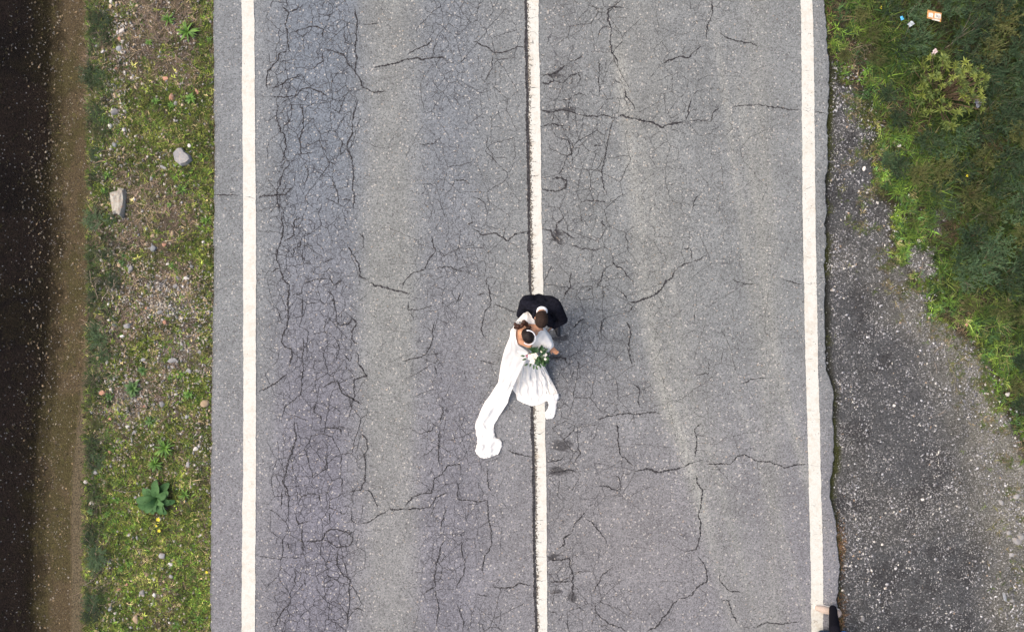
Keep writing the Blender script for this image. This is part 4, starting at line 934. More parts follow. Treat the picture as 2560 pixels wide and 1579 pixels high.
def bush(x, y, rpx, m, label, group, sz=1.0, name='feathery_weed', dens=2):
    g = Gp(x, y); e = empty(name, (g.x, g.y, g.z - .01), label, 'plant', group, rng.random() * 6)
    s = rpx / S
    for q in range(dens):
        a, b = FE[m][int(rng.integers(3))]
        for nm, me in (('foliage', a), ('stem', b)):
            o = bpy.data.objects.new(nm, me); C.objects.link(o); o.parent = e
            o.rotation_euler = (0, 0, q * 2.1); o.scale = (s * (1 - .2 * q), s * (1 - .2 * q), s * sz * (1 + .15 * q))
    return e
LBG = 'dark needle-leaved weeds along the ditch'
LBL = 'dark green needle-leaved weed tuft growing along the ditch lip'
for (x, y, r_, m) in [(258, 50, 30, 'needle_dark'), (250, 80, 22, 'needle_dark'), (228, 190, 34, 'needle_dark'), (252, 195, 22, 'needle_blue'), (248, 292, 24, 'needle_dark'), (240, 385, 24, 'needle_dark'), (248, 405, 18, 'needle_dark'), (238, 552, 32, 'needle_blue'), (278, 548, 18, 'needle_blue'), (226, 640, 18, 'needle_dark'), (270, 640, 20, 'needle_dark'), (285, 705, 26, 'needle_dark'), (240, 740, 24, 'needle_dark'), (244, 825, 26, 'needle_blue'), (250, 850, 26, 'needle_blue'), (262, 888, 22, 'needle_blue'), (235, 1108, 24, 'needle_dark'), (240, 1155, 28, 'needle_blue'), (225, 1345, 26, 'needle_dark'), (245, 1385, 34, 'needle_blue'), (240, 1410, 28, 'needle_blue'), (230, 1500, 28, 'needle_blue'), (232, 1535, 32, 'needle_dark'), (240, 1060, 22, 'needle_olive'), (230, 1340, 22, 'needle_dark'), (236, 250, 20, 'needle_olive'), (245, 330, 18, 'needle_olive')]:
    later(bush(x, y, r_, m, LBL, LBG, .6), {'needle_blue': 'blue-green needle-leaved weed', 'needle_dark': 'dark green needle-leaved weed', 'needle_olive': 'olive needle-leaved weed'}[m], x, y, 0)
# right bank weeds
RBG = 'feathery weeds on the right bank'
RBL = {'needle_blue': 'blue-green feathery weed clump on the right-hand bank', 'needle_dark': 'dark green feathery weed clump on the right-hand bank', 'needle_olive': 'olive feathery weed clump on the right-hand bank'}
spots = [(2420, 600, 58, 'needle_dark'), (2475, 620, 52, 'needle_blue'), (2450, 660, 62, 'needle_blue'), (2410, 690, 50, 'needle_blue'), (2500, 690, 48, 'needle_dark'), (2400, 650, 40, 'needle_blue'),
 (2290, 110, 48, 'needle_blue'), (2290, 40, 40, 'needle_blue'), (2375, 15, 46, 'needle_blue'), (2420, 40, 40, 'needle_dark'), (2250, 130, 40, 'needle_dark'), (2445, 80, 44, 'needle_dark'), (2500, 60, 50, 'needle_olive'), (2530, 20, 48, 'needle_dark'), (2400, 100, 40, 'needle_blue'), (2470, 130, 46, 'needle_olive'), (2540, 130, 48, 'needle_dark'), (2450, 190, 50, 'needle_blue'), (2510, 190, 50, 'needle_dark'), (2550, 235, 38, 'needle_blue'), (2480, 250, 46, 'needle_dark'), (2500, 310, 50, 'needle_dark'), (2540, 340, 46, 'needle_olive'), (2450, 330, 44, 'needle_dark'), (2400, 345, 44, 'needle_blue'), (2360, 370, 42, 'needle_blue'), (2310, 355, 40, 'needle_dark'), (2240, 420, 40, 'needle_dark'), (2215, 400, 30, 'needle_blue'), (2290, 440, 40, 'needle_olive'), (2350, 430, 44, 'needle_olive'), (2400, 430, 44, 'needle_dark'), (2450, 400, 46, 'needle_olive'), (2510, 400, 46, 'needle_dark'), (2540, 450, 44, 'needle_blue'), (2480, 470, 48, 'needle_dark'), (2420, 490, 40, 'needle_olive'), (2520, 530, 46, 'needle_blue'), (2550, 590, 46, 'needle_olive'), (2370, 520, 34, 'needle_blue'), (2460, 540, 40, 'needle_olive'), (2190, 150, 30, 'needle_olive'), (2215, 240, 32, 'needle_dark'), (2240, 300, 34, 'needle_dark'), (2180, 90, 28, 'needle_olive'), (2550, 680, 40, 'needle_dark'), (2500, 770, 36, 'needle_olive'), (2550, 900, 40, 'needle_dark'), (2540, 960, 36, 'needle_olive'), (2545, 1010, 30, 'needle_dark'), (2220, 30, 34, 'needle_dark'), (2560, 290, 40, 'needle_dark'), (2420, 760, 28, 'needle_olive'), (2550, 790, 36, 'needle_olive'), (2480, 30, 50, 'needle_dark'), (2555, 70, 46, 'needle_dark'), (2410, 150, 40, 'needle_dark'), (2560, 180, 44, 'needle_dark'), (2530, 280, 44, 'needle_dark'), (2460, 290, 40, 'needle_olive'), (2560, 400, 40, 'needle_dark'), (2500, 440, 40, 'needle_dark'), (2555, 520, 40, 'needle_dark'), (2560, 640, 40, 'needle_dark'), (2530, 730, 34, 'needle_dark'), (2340, 480, 30, 'needle_dark'), (2150, 40, 26, 'needle_olive'), (2110, 140, 22, 'needle_olive')]
for (x, y, r_, m) in spots: later(bush(x, y, r_, m, RBL[m], RBG + ', ' + m.split('_')[1], 1.15), RBL[m].split(' clump')[0] + ' clump', x, y, 1)


# yellow-green whorled shrub
def shrub():
    g = Gp(2350, 240); e = empty('shrub', (g.x, g.y, g.z - .02), 'yellow-green shrub with whorls of narrow leaves, standing out on the dark bank', 'shrub')
    whs = []
    for v in range(3):
        r = np.random.default_rng(70 + v); bm = bmesh.new()
        nl = 13
        for i in range(nl):
            az = i * 2.39996; inner = i / nl; el = R(5 + 60 * inner + r.normal(0, 8)); L = r.uniform(.8, 1.1) * (1 - .35 * inner)
            d = Vector((math.cos(az) * math.cos(el), math.sin(az) * math.cos(el), math.sin(el))); sd = Vector((-math.sin(az), math.cos(az), 0)) * .085 * L / .9
            a = d * .04; b = d * L * .5 + Vector((0, 0, .03)); t = d * L + Vector((0, 0, -.12 * L))
            vs = [bm.verts.new(p) for p in (a - sd * .4, a + sd * .4, b + sd, t, b - sd, b)]
            bm.faces.new((vs[0], vs[1], vs[5])); bm.faces.new((vs[1], vs[2], vs[5])); bm.faces.new((vs[2], vs[3], vs[5])); bm.faces.new((vs[3], vs[4], vs[5])); bm.faces.new((vs[4], vs[0], vs[5]))
        me = bpy.data.meshes.new('leaf_whorl'); bm.to_mesh(me); bm.free(); me.materials.append(M['leaf_yellow' if v < 2 else 'leaf_olive']); whs.append(me)
    bm = bmesh.new(); k = 0; r = np.random.default_rng(5)
    Rs = 88 / S
    for i in range(104):
        rr = math.sqrt((i + .5) / 104); az = i * 2.39996 + r.normal(0, .2)
        jr = 1 + .16 * math.sin(az * 3 + 1) + r.normal(0, .07); x, y = math.cos(az) * rr * Rs * jr, math.sin(az) * rr * Rs * jr
        # gaps in the crown where the dark inside shows
        if (x + .10) ** 2 + (y + .06) ** 2 < .0075 or (x + .02) ** 2 + (y + .22) ** 2 < .004 or (x - .12) ** 2 + (y + .20) ** 2 < .004: continue
        z = .62 * math.sqrt(max(.05, 1 - (rr * .92) ** 2)) * r.uniform(.7, 1.05)
        o = bpy.data.objects.new('leaf_whorl', whs[i % 3]); C.objects.link(o); o.parent = e
        o.location = (x, y, z); s = r.uniform(.078, .118); o.scale = (s, s, s)
        o.rotation_euler = (r.normal(0, .2) - y * .7, r.normal(0, .2) + x * .7, r.random() * 6)
        p0 = Vector((x * .12, y * .12, 0)); p1 = Vector((x * .6, y * .6, z * .45)); p2 = Vector((x, y, z))
        prev = None
        for p in (p0, p1, p2):
            w = .006; ring = [bm.verts.new(p + Vector((math.cos(q * 2.09) * w, math.sin(q * 2.09) * w, 0))) for q in range(3)]
            if prev:
                for q in range(3): bm.faces.new((prev[q], prev[(q + 1) % 3], ring[(q + 1) % 3], ring[q]))
            prev = ring
    bm_obj('stem', bm, M['stem'], e)
shrub()

def twig(x, y, az, L, label, group=None, nb=5, name='twig', up=.04, th=.006, spread=.9):
    """dead branch lying on the ground"""
    bm = bmesh.new(); g = Gp(x, y)
    def tube(pts, r0, r1):
        prev = None
        for i, p in enumerate(pts):
            w = r0 + (r1 - r0) * i / (len(pts) - 1)
            ring = [bm.verts.new(p + Vector((math.cos(q * 2.09 + .5) * w, math.sin(q * 2.09) * w, math.cos(q * 2.09) * w * .8))) for q in range(3)]
            if prev:
                for q in range(3): bm.faces.new((prev[q], prev[(q + 1) % 3], ring[(q + 1) % 3], ring[q]))
            prev = ring
    def zz(p):
        return float(gz(g.x + p.x, g.y + p.y)) - g.z
    def run(p, a, l, r0, lev):
        pts = [p]; q = p.copy()
        for i in range(5):
            a += rng.normal(0, .14); q = q + Vector((math.cos(a), math.sin(a), 0)) * l / 5
            q.z = zz(q) + .008 + up * math.sin((i + 1) / 5 * 2.5) * (1 + .3 * lev); pts.append(q.copy())
        tube(pts, r0, r0 * .35)
        if lev < 2:
            for b in range(nb if lev == 0 else 2):
                i = rng.integers(1, 5); run(pts[i].copy(), a + rng.choice([-1, 1]) * rng.uniform(.4, spread), l * rng.uniform(.3, .55), r0 * .55, lev + 1)
    st = Vector((0, 0, 0)); st.z = zz(st) + .006
    run(st, az, L, th, 0)
    o = bm_obj(name, bm, M['dead']); o.location = g
    return tag(o, label, 'twig', group)
twig(245, 745, R(92), .42, 'bare grey dead bush with a straight stem, lying in the ditch-side weeds', nb=10, name='dead_bush', up=.09, th=.010, spread=1.3)
twig(255, 752, R(60), .34, 'second bare dead branch spreading beside the straight-stemmed dead bush', nb=8, name='dead_bush', up=.08, th=.007, spread=1.3)
twig(282, 1222, R(0), .42, 'long pale dry stalk lying level on green grass left of the broad-leaved plant', nb=3, up=.03)
twig(230, 1312, R(-25), .40, 'forked dark dead twig among bright green weeds by the ditch')
twig(205, 1465, R(28), .30, 'thin dead twig poking out over the ditch lip')
twig(230, 1472, R(25), .34, 'thin dead twig lying next to a small white stone near the ditch')
twig(285, 465, R(10), .5, 'dead twigs lying above the big pale slab', nb=7, up=.05)
twig(262, 690, R(75), .35, 'curled dead stalks on bare brown soil below the slab', nb=8, up=.06)
twig(325, 1030, R(-80), .22, 'pale upright stalk above the bright white triangular stone', nb=1)
DT = 'brown dead twig tangled in the dry straw near the brown verge top'
for (x, y, a, l) in [(315, 30, 10, .5), (330, 70, 40, .45), (360, 90, -20, .5), (310, 150, 20, .4), (380, 30, 80, .4), (340, 20, -30, .4), (420, 110, 160, .4)]:
    TW = twig(x, y, R(a), l, DT, 'dead twigs in the straw', nb=6, up=.05, th=.0045, spread=1.2); later(TW, 'brown dead twig', x, y, 0)
DS = 'dry pale stalk lying on the lay-by gravel'
for (x, y, a, l) in [(2335, 880, 60, .22), (2370, 860, 55, .18), (2335, 905, -80, .16), (2380, 925, -60, .2), (2345, 1037, 35, .14), (2290, 700, 60, .2), (2345, 640, -50, .25), (2300, 690, 85, .22), (2255, 775, 30, .14)]:
    later(twig(x, y, R(a), l, DS, 'dry stalks on the lay-by', nb=1, up=.02, th=.0045), 'dry pale stalk', x, y, 1)
DB = 'long dry stalk arching over the right-hand bank'
for (x, y, a, l) in [(2250, 120, 70, .5), (2350, 130, 45, .7), (2370, 110, 30, .6), (2420, 320, 40, .6), (2540, 560, 80, .5), (2545, 600, 78, .5), (2475, 280, 25, .6), (2410, 560, 40, .3), (2390, 690, -40, .4), (2450, 60, 25, .6), (2135, 115, -60, .2), (2130, 125, 30, .25)]:
    later(twig(x, y, R(a), l, DB, 'dry stalks on the right bank', nb=1, up=.14, th=.0028), 'long thin dry stalk', x, y, 1)

# yellow flowers
fm = bmesh.new()
for i in range(5):
    a = i * 1.2566; d = Vector((math.cos(a), math.sin(a), .15)); s = Vector((-math.sin(a), math.cos(a), 0))
    v = [fm.verts.new(p) for p in (Vector((0, 0, 0)), d * .6 + s * .42, d * 1.0, d * .6 - s * .42)]
    fm.faces.new(v)
petals = bpy.data.meshes.new('petals'); fm.to_mesh(petals); fm.free(); petals.materials.append(M['yellow'])
fs = bmesh.new(); bmesh.ops.create_cone(fs, segments=5, radius1=.004, radius2=.003, depth=.09, matrix=Matrix.Translation((0, 0, -.045)))
fstem = bpy.data.meshes.new('stem'); fs.to_mesh(fstem); fs.free(); fstem.materials.append(M['leaf_mid'])
for (x, y, r_) in [(402, 1294, 5.5), (397, 1310, 3), (404, 1322, 4.5), (522, 1425, 4), (2196, 25, 4), (2410, 442, 4)]:
    g = Gp(x, y)
    e = empty('yellow_flower', (g.x, g.y, g.z), {1294: 'largest yellow flower, touching the big broad-leaved rosette', 1310: 'tiniest yellow flower, between two larger ones by the broad-leaved rosette', 1322: 'yellow flower of the three by the rosette, farthest from its leaves', 25: 'small yellow flower in grass close to the silvery wrapper', 442: 'small yellow flower in grass near the white pebble of the bank'}[y] if y != 1425 else ('single small yellow flower right at the asphalt edge' if x < 600 else 'small yellow flower in the right-hand bank grass'), 'flower', 'yellow flowers by the rosette' if x < 450 else ('yellow flower at the asphalt' if x < 600 else 'yellow flowers on the bank'))
    for nm, me in (('petals', petals), ('stem', fstem)):
        o = bpy.data.objects.new(nm, me); C.objects.link(o); o.parent = e; o.location = (0, 0, .085)
        if nm == 'petals': o.scale = (r_ / S,) * 3

# ------------------------------------------------------------------ litter
def sheet(name, pts, z, mat, label, cat, crumple=.012, parent=None, n=6, seed=1, lift=None):
    """crumpled thin sheet spanning four photo corners"""
    r = np.random.default_rng(seed); c = [P(*p, z) for p in pts]; bm = bmesh.new(); vs = []
    for i in range(n + 1):
        row = []
        for j in range(n + 1):
            u, v = i / n, j / n
            p = (c[0] * (1 - u) + c[1] * u) * (1 - v) + (c[3] * (1 - u) + c[2] * u) * v
            row.append(bm.verts.new(p + Vector((r.normal(0, crumple * .25), r.normal(0, crumple * .25), r.normal(0, crumple)))))
        vs.append(row)
    for i in range(n):
        for j in range(n): bm.faces.new((vs[i][j], vs[i][j + 1], vs[i + 1][j + 1], vs[i + 1][j]))
    bmesh.ops.recalc_face_normals(bm, faces=bm.faces)
    geom = bmesh.ops.extrude_face_region(bm, geom=bm.faces[:])
    bmesh.ops.translate(bm, verts=[e for e in geom['geom'] if isinstance(e, bmesh.types.BMVert)], vec=(0, 0, .002))
    bmesh.ops.recalc_face_normals(bm, faces=bm.faces)
    o = bm_obj(name, bm, mat, parent)
    return tag(o, label, cat) if label else o
LZ = .20
e = empty('carton', P(2336, 40, LZ - .01), 'flattened orange and white printed carton lying on the right-hand bank', 'carton')
def csub(nm, pts, z, m, seed):
    o = sheet(nm, pts, z, M[m], None, None, .003, None, 3, seed); o.parent = e; o.matrix_parent_inverse = Matrix.Translation(-Vector(e.location))
csub('panel', [(2319, 25), (2354, 33), (2352, 56), (2317, 46)], LZ, 'orange', 1)
csub('print', [(2322, 32), (2333, 34), (2332, 45), (2321, 43)], LZ + .008, 'card', 2)
csub('print', [(2337, 33), (2353, 36), (2351, 48), (2336, 46)], LZ + .008, 'card', 3)
csub('print', [(2341, 38), (2349, 40), (2348, 45), (2340, 43)], LZ + .013, 'greyprint', 4)
csub('print', [(2330, 47), (2350, 50), (2349, 54), (2330, 50)], LZ + .008, 'card', 5)
sheet('wrapper', [(2268, 60), (2279, 52), (2287, 60), (2275, 68)], .15, M['foil'], 'silvery crumpled wrapper on the bank, between a blue scrap and the carton', 'wrapper', .01, seed=7)
sheet('plastic_scrap', [(2251, 42), (2257, 39), (2260, 49), (2252, 52)], .13, M['cyan'], 'tiny bright blue plastic scrap in the bank grass', 'scrap', .005, n=3, seed=8)
sheet('paper_scrap', [(2326, 138), (2337, 121), (2345, 128), (2333, 143)], .17, M['paper'], 'crumpled pinkish-white paper scrap above the yellow-green shrub', 'paper', .012, seed=9)
sheet('plastic_bag', [(2436, 256), (2444, 240), (2465, 249), (2446, 270)], .17, M['plastic'], 'grey plastic bag caught beside the yellow-green shrub', 'bag', .016, seed=10)

# ------------------------------------------------------------------ people
def chain(pts):
    """[(point, radius), ...] -> list of sphere samples"""
    out = []
    for (p, r), (q, s) in zip(pts[:-1], pts[1:]):
        p = Vector(p); q = Vector(q); d = (q - p).length; n = max(1, int(d / (min(r, s) * .4)))
        for i in range(n + 1):
            t = i / n; out.append((p.lerp(q, t), (r + (s - r) * t,) * 3, None))
    return out
def ell(p, r3, rot=None): return [(Vector(p), r3, rot)]
_sph = bmesh.new(); bmesh.ops.create_icosphere(_sph, subdivisions=2, radius=1.0)
SV_ = np.array([v.co[:] for v in _sph.verts]); SF_ = np.array([[v.index for v in f.verts] for f in _sph.faces]); _sph.free()
def fused(name, balls, mat, parent, voxel=.008, smooth=6, keep=None):
    """one continuous skin round many overlapping balls"""
    V = []; Fc = []
    for k, (p, r3, rot) in enumerate(balls):
        v = SV_ * np.array(r3)
        if rot is not None: v = v @ np.array(rot.to_3x3()).T
        V.append(v + np.array(p)); Fc.append(SF_ + k * len(SV_))
    V = np.concatenate(V); Fc = np.concatenate(Fc)
    me = mesh_np(name, V, Fc.ravel(), np.arange(len(Fc)) * 3, np.full(len(Fc), 3))
    t = bpy.data.objects.new('tmp', me); C.objects.link(t)
    m = t.modifiers.new('r', 'REMESH'); m.mode = 'VOXEL'; m.voxel_size = voxel; m.use_smooth_shade = True
    if smooth:
        s = t.modifiers.new('s', 'SMOOTH'); s.factor = .5; s.iterations = smooth
    dg = bpy.context.evaluated_depsgraph_get(); dg.update()
    res = bpy.data.meshes.new_from_object(t.evaluated_get(dg)); res.name = name
    bpy.data.objects.remove(t); bpy.data.meshes.remove(me)
    res.materials.clear()
    return obj(name, res, mat, parent)

def hand(wrist, d, side, curl=.5, s=1.0, flip=1):
    """balls for a hand: palm, four unequal bent fingers and a side thumb. d = forearm direction, side = across palm (towards thumb)"""
    d = Vector(d).normalized(); side = (Vector(side) - d * Vector(side).dot(d)).normalized(); nrm = d.cross(side).normalized() * flip
    w = Vector(wrist); B = []
    for i, o in enumerate((.030, .010, -.010, -.030)):
        B += chain([(w + side * o * .55 * s, .014 * s), (w + d * .085 * s + side * o * s, .0125 * s)])
    for o, l in ((.031, .072), (.0105, .080), (-.0105, .074), (-.031, .058)):
        b = w + d * .085 * s + side * o * s; p1 = b + (d * math.cos(curl) - nrm * math.sin(curl)) * l * .45 * s
        p2 = p1 + (d * math.cos(curl * 2) - nrm * math.sin(curl * 2)) * l * .32 * s; p3 = p2 + (d * math.cos(curl * 2.8) - nrm * math.sin(curl * 2.8)) * l * .26 * s
        B += chain([(b, .0095 * s), (p1, .0088 * s), (p2, .0082 * s), (p3, .0072 * s)])
    b = w + d * .025 * s + side * .030 * s; p1 = b + (d * .7 + side * .7) * .04 * s; p2 = p1 + (d * .9 + side * .35 - nrm * .2) * .032 * s
    B += chain([(b, .013 * s), (p1, .0105 * s), (p2, .0085 * s)])
    return B

def head_parts(c, face, up, s=1.0):
    """balls of a head (skull, jaw, nose, ears) plus its frame"""
    f = Vector(face).normalized(); u = Vector(up); u = (u - f * u.dot(f)).normalized(); l = u.cross(f).normalized()
    Rm = Matrix((l, f, u)).transposed()
    c = Vector(c)
    B = ell(c + u * .02 * s, (.074 * s, .094 * s, .092 * s), Rm) + ell(c - u * .045 * s + f * .022 * s, (.058 * s, .068 * s, .075 * s), Rm)
    B += chain([(c + f * .098 * s - u * .0 * s, .011 * s), (c + f * .110 * s - u * .028 * s, .014 * s)])
    B += ell(c + f * .085 * s - u * .062 * s, (.024 * s, .012 * s, .011 * s), Rm) + ell(c + f * .07 * s - u * .1 * s, (.028 * s, .022 * s, .02 * s), Rm)
    for k in (-1, 1): B += ell(c + l * k * .078 * s - u * .012 * s - f * .008 * s, (.010 * s, .020 * s, .030 * s), Rm)
    return B, f, u, l, Rm
def eyes(c, f, u, l, parent, s=1.0):
    for k in (-1, 1):
        bm = bmesh.new(); bmesh.ops.create_uvsphere(bm, u_segments=10, v_segments=6, radius=.011 * s)
        o = bm_obj('eye', bm, M['black'], parent, True); o.location = Vector(c) + f * .080 * s + l * k * .032 * s + u * .002

# ---- groom
gr = empty('person', P(1345, 790, 0) + Vector((0, 0, ROADZ)), 'person in a dark navy suit bending over the person in white from behind', 'person')
def sub(o, root):                                   # parts are modelled in world space
    o.parent = root; o.matrix_parent_inverse = Matrix.Translation(-Vector(root.location)); return o
hc = P(1353, 799, 1.60)
hb, f, u, l, Rm = head_parts(hc, (-.12, -.80, -.58), (.06, -.45, .9), 1.0)
shL, shR = P(1313, 757, 1.38), P(1390, 764, 1.38)
neck = P(1355, 777, 1.45)
elL, elR = P(1302, 786, 1.13), P(1408, 799, 1.12)
wrL, wrR = P(1318, 800, 1.12), P(1381, 817, .98)
hipc = P(1347, 757, .95)
hp = [P(1330, 760, .93), P(1366, 762, .93)]
kn = [P(1330, 774, .50), P(1378, 792, .50)]
an = [P(1330, 768, .10), P(1392, 803, .10)]
skinb = list(hb) + chain([(neck, .058), (hc - u * .05 - f * .02, .056)])
skinb += chain([(neck + Vector((0, .02, -.05)), .07), (P(1350, 760, 1.15), .10), (hipc, .11)])
for (s_, e_, w_) in ((shL, elL, wrL), (shR, elR, wrR)): skinb += chain([(neck - Vector((0, 0, .05)), .04), (s_ - Vector((0, 0, .02)), .04), (e_, .035), (w_, .028)])
skinb += hand(wrL, P(1338, 812, 1.10) - wrL, (0, 0, 1), .35) + hand(wrR, P(1362, 834, .99) - wrR, (0, 0, 1), .4)
for h_, k_, a_ in zip(hp, kn, an): skinb += chain([(hipc, .08), (h_, .075), (k_, .05), (a_, .04)])
sub(fused('body', skinb, M['skin2'], None, .008, 4), gr)
jb = chain([(hipc + Vector((0, -.02, -.10)), .135), (P(1349, 762, 1.15), .135), (P(1352, 766, 1.33), .115)])
jb += chain([(P(1322, 757, 1.12), .095), (P(1372, 755, 1.12), .095)]) + chain([(P(1325, 757, 1.22), .10), (P(1376, 757, 1.22), .10)])
jb += chain([(P(1329, 758, 1.0), .10), (P(1330, 757, 1.2), .115), (shL + Vector((.03, .01, -.04)), .10)]) + chain([(P(1370, 760, 1.0), .10), (P(1372, 759, 1.2), .115), (shR + Vector((-.03, .01, -.04)), .10)])
jb += chain([(shL, .080), (neck + Vector((0, .03, -.035)), .075), (shR, .080)])
jb += chain([(shL, .080), (elL, .062), (wrL.lerp(elL, .12), .046)]) + chain([(shR, .080), (elR, .064), (wrR.lerp(elR, .15), .048)])
jb += chain([(neck + Vector((-.07, .02, -.02)), .045), (P(1338, 790, 1.28), .05)]) + chain([(neck + Vector((.07, .02, -.02)), .045), (P(1368, 792, 1.28), .05), (P(1375, 803, 1.1), .05), (P(1372, 800, .95), .05)])
jb += chain([(P(1372, 795, 1.2), .065), (P(1376, 808, 1.08), .06)])
jk = sub(fused('jacket', jb, M['jacket'], None, .010, 5), gr)
# shirt collar: a standing band round the neck; cuffs
bm = bmesh.new(); prev = None; cdir = (hc - neck).normalized()
cx_ = cdir.cross(Vector((0, 0, 1))).normalized(); cy_ = cdir.cross(cx_).normalized()
for i in range(29):
    a = i / 28 * 6.2832; d_ = cx_ * math.cos(a) * .062 + cy_ * math.sin(a) * .064
    ring = [bm.verts.new(neck + d_ * 1.06 + cdir * -.005), bm.verts.new(neck + d_ * 1.0 + cdir * .045), bm.verts.new(neck + d_ * 1.08 + cdir * .042), bm.verts.new(neck + d_ * 1.18 + cdir * .004)]
    if prev:
        for q in range(3): bm.faces.new((prev[q], prev[q + 1], ring[q + 1], ring[q]))
    prev = ring
sub(bm_obj('shirt_collar', bm, M['shirt'], None, True), gr)
sub(fused('shirt_cuff', chain([(wrR.lerp(elR, .16), .040), (wrR.lerp(elR, -.06), .039)]), M['shirt'], None, .008, 2), gr)
sub(fused('shirt_cuff', chain([(wrL.lerp(elL, .13), .040), (wrL.lerp(elL, -.05), .039)]), M['shirt'], None, .008, 2), gr)
hair = ell(hc + u * .035 - f * .012, (.088, .106, .092), Rm) + ell(hc - u * .0 - f * .045, (.084, .080, .095), Rm)
sub(fused('hair', hair, M['hair_brown'], None, .007, 2), gr)
eyes(hc, f, u, l, gr)
for o in [c for c in gr.children if c.name.startswith('eye')]: o.matrix_parent_inverse = Matrix.Translation(-Vector(gr.location))
tb = chain([(hipc, .13), (hipc + Vector((0, 0, -.12)), .125)])
for h_, k_, a_ in zip(hp, kn, an): tb += chain([(hipc + Vector((0, 0, -.05)), .12), (h_ + Vector((0, 0, -.1)), .105), (k_, .078), (a_ + Vector((0, 0, -.03)), .066)])
sub(fused('trousers', tb, M['trouser'], None, .010, 3), gr)
def shoe(ankle, d, mat, root, z0=ROADZ, s=1.0, sole=None, name='shoe'):
    d = Vector((d[0], d[1], 0)).normalized(); a = Vector((ankle[0], ankle[1], z0)); B = []
    B += chain([(a - d * .045 * s + Vector((0, 0, .045)), .042 * s), (a + d * .04 * s + Vector((0, 0, .045)), .043 * s), (a + d * .12 * s + Vector((0, 0, .038)), .046 * s), (a + d * .19 * s + Vector((0, 0, .028)), .033 * s)])
    B += chain([(a - d * .02 * s + Vector((0, 0, .05)), .042 * s), (a - d * .015 * s + Vector((0, 0, .11)), .04 * s)])
    o = sub(fused(name, B, mat, None, .008, 3), root)
    if sole:
        bs = [(p, (r[0] * 1.06, r[1] * 1.06, .013), None) for p, r, q in chain([(a - d * .045 * s + Vector((0, 0, .013)), .044 * s), (a + d * .12 * s + Vector((0, 0, .013)), .050 * s), (a + d * .195 * s + Vector((0, 0, .013)), .034 * s)])]
        sl = fused('sole', bs, sole, None, .007, 2); sl.parent = o; sl.matrix_parent_inverse = Matrix.Translation(-Vector(root.location)) if False else Matrix.Identity(4)
    return o
shoe(an[0], (-.05, -1), M['black'], gr); shoe(an[1], (.12, -1), M['black'], gr)

# ---- bride
br = empty('person', P(1318, 850, 0) + Vector((0, 0, ROADZ)), 'person in a long white dress with trailing train, head bowed, dark hair in a bun', 'person')
hc = P(1320, 840, 1.50)
hb, f, u, l, Rm = head_parts(hc, (.30, -.82, -.42), (.1, -.3, .95), .95)
sc = P(1317, 824, 1.30)                     # between the shoulders
ax = Vector((.95, .20, 0)).normalized()     # across the shoulders
fw = Vector((.20, -.95, 0)).normalized()
bl_, br_ = sc - ax * .145, sc + ax * .16
neck = sc + fw * .01 + Vector((0, 0, .06))
elbL, elbR = P(1283, 862, 1.06), P(1367, 845, 1.07)
wriL, wriR = P(1322, 884, 1.02), P(1378, 866, 1.02)
waist = P(1318, 838, 1.0); hip = P(1318, 842, .90)
sb = list(hb) + chain([(neck - Vector((0, 0, .03)), .052), (hc - u * .05, .048)])
sb += [(p, (r[0] * 1.0, r[1], r[2]), q) for p, r, q in chain([(bl_, .055), (sc + Vector((0, 0, .012)), .072), (br_, .055)])]
sb += chain([(bl_ + fw * .02, .05), (P(1301, 852, 1.26), .052), (P(1322, 860, 1.24), .052)])
sb += chain([(sc - ax * .09 + fw * .05 - Vector((0, 0, .01)), .058), (sc + ax * .09 + fw * .05 - Vector((0, 0, .01)), .058)])
sb += chain([(sc + fw * .03, .09), (sc + fw * .03 - Vector((0, 0, .15)), .105), (waist, .095), (hip, .12)])
sb += chain([(sc - ax * .07 + fw * .02, .08), (waist - ax * .03, .085)]) + chain([(sc + ax * .07 + fw * .02, .08), (waist + ax * .03, .085)])
sb += chain([(bl_, .052), (elbL, .036), (wriL, .025)]) + chain([(br_, .052), (elbR, .036), (wriR, .025)])
sb += hand(wriL, P(1340, 891, 1.02) - wriL, (0, 0, 1), .5, .9) + hand(wriR, Vector((.55, -.75, -.25)), (-.6, -.4, .4), .55, .92)
ft = [P(1308, 850, .1), P(1326, 856, .1)]
for a_, k_ in zip(ft, (-1, 1)): sb += chain([(hip, .1), (hip + ax * .08 * k_ - Vector((0, 0, .08)), .085), (Vector((a_.x, a_.y - .02, .48)), .055), (a_, .035)])
sub(fused('body', sb, M['skin'], None, .008, 4), br)
hair = ell(hc + u * .032 - f * .010, (.082, .097, .088), Rm) + ell(hc - u * .005 - f * .04, (.078, .068, .085), Rm)
sub(fused('hair', hair, M['hair_dark'], None, .007, 2), br)
bun = []; r_ = np.random.default_rng(12); bc = P(1302, 815, 1.45)
for i in range(16):
    t = i / 15; c_ = P(1288 + 34 * t, 813 + 4 * math.sin(t * 7), 1.44 + .03 * math.sin(t * 5)) + Vector((r_.normal(0, .006), r_.normal(0, .016), r_.normal(0, .014)))
    bun += ell(c_, tuple(r_.uniform(.020, .034, 3)))
sub(fused('hair_bun', bun, M['hair_bun'], None, .006, 1), br)
eyes(hc, f, u, l, br, .95)
for o in [c for c in br.children if c.name.startswith('eye')]: o.matrix_parent_inverse = Matrix.Translation(-Vector(br.location))
bm = bmesh.new(); prev = None
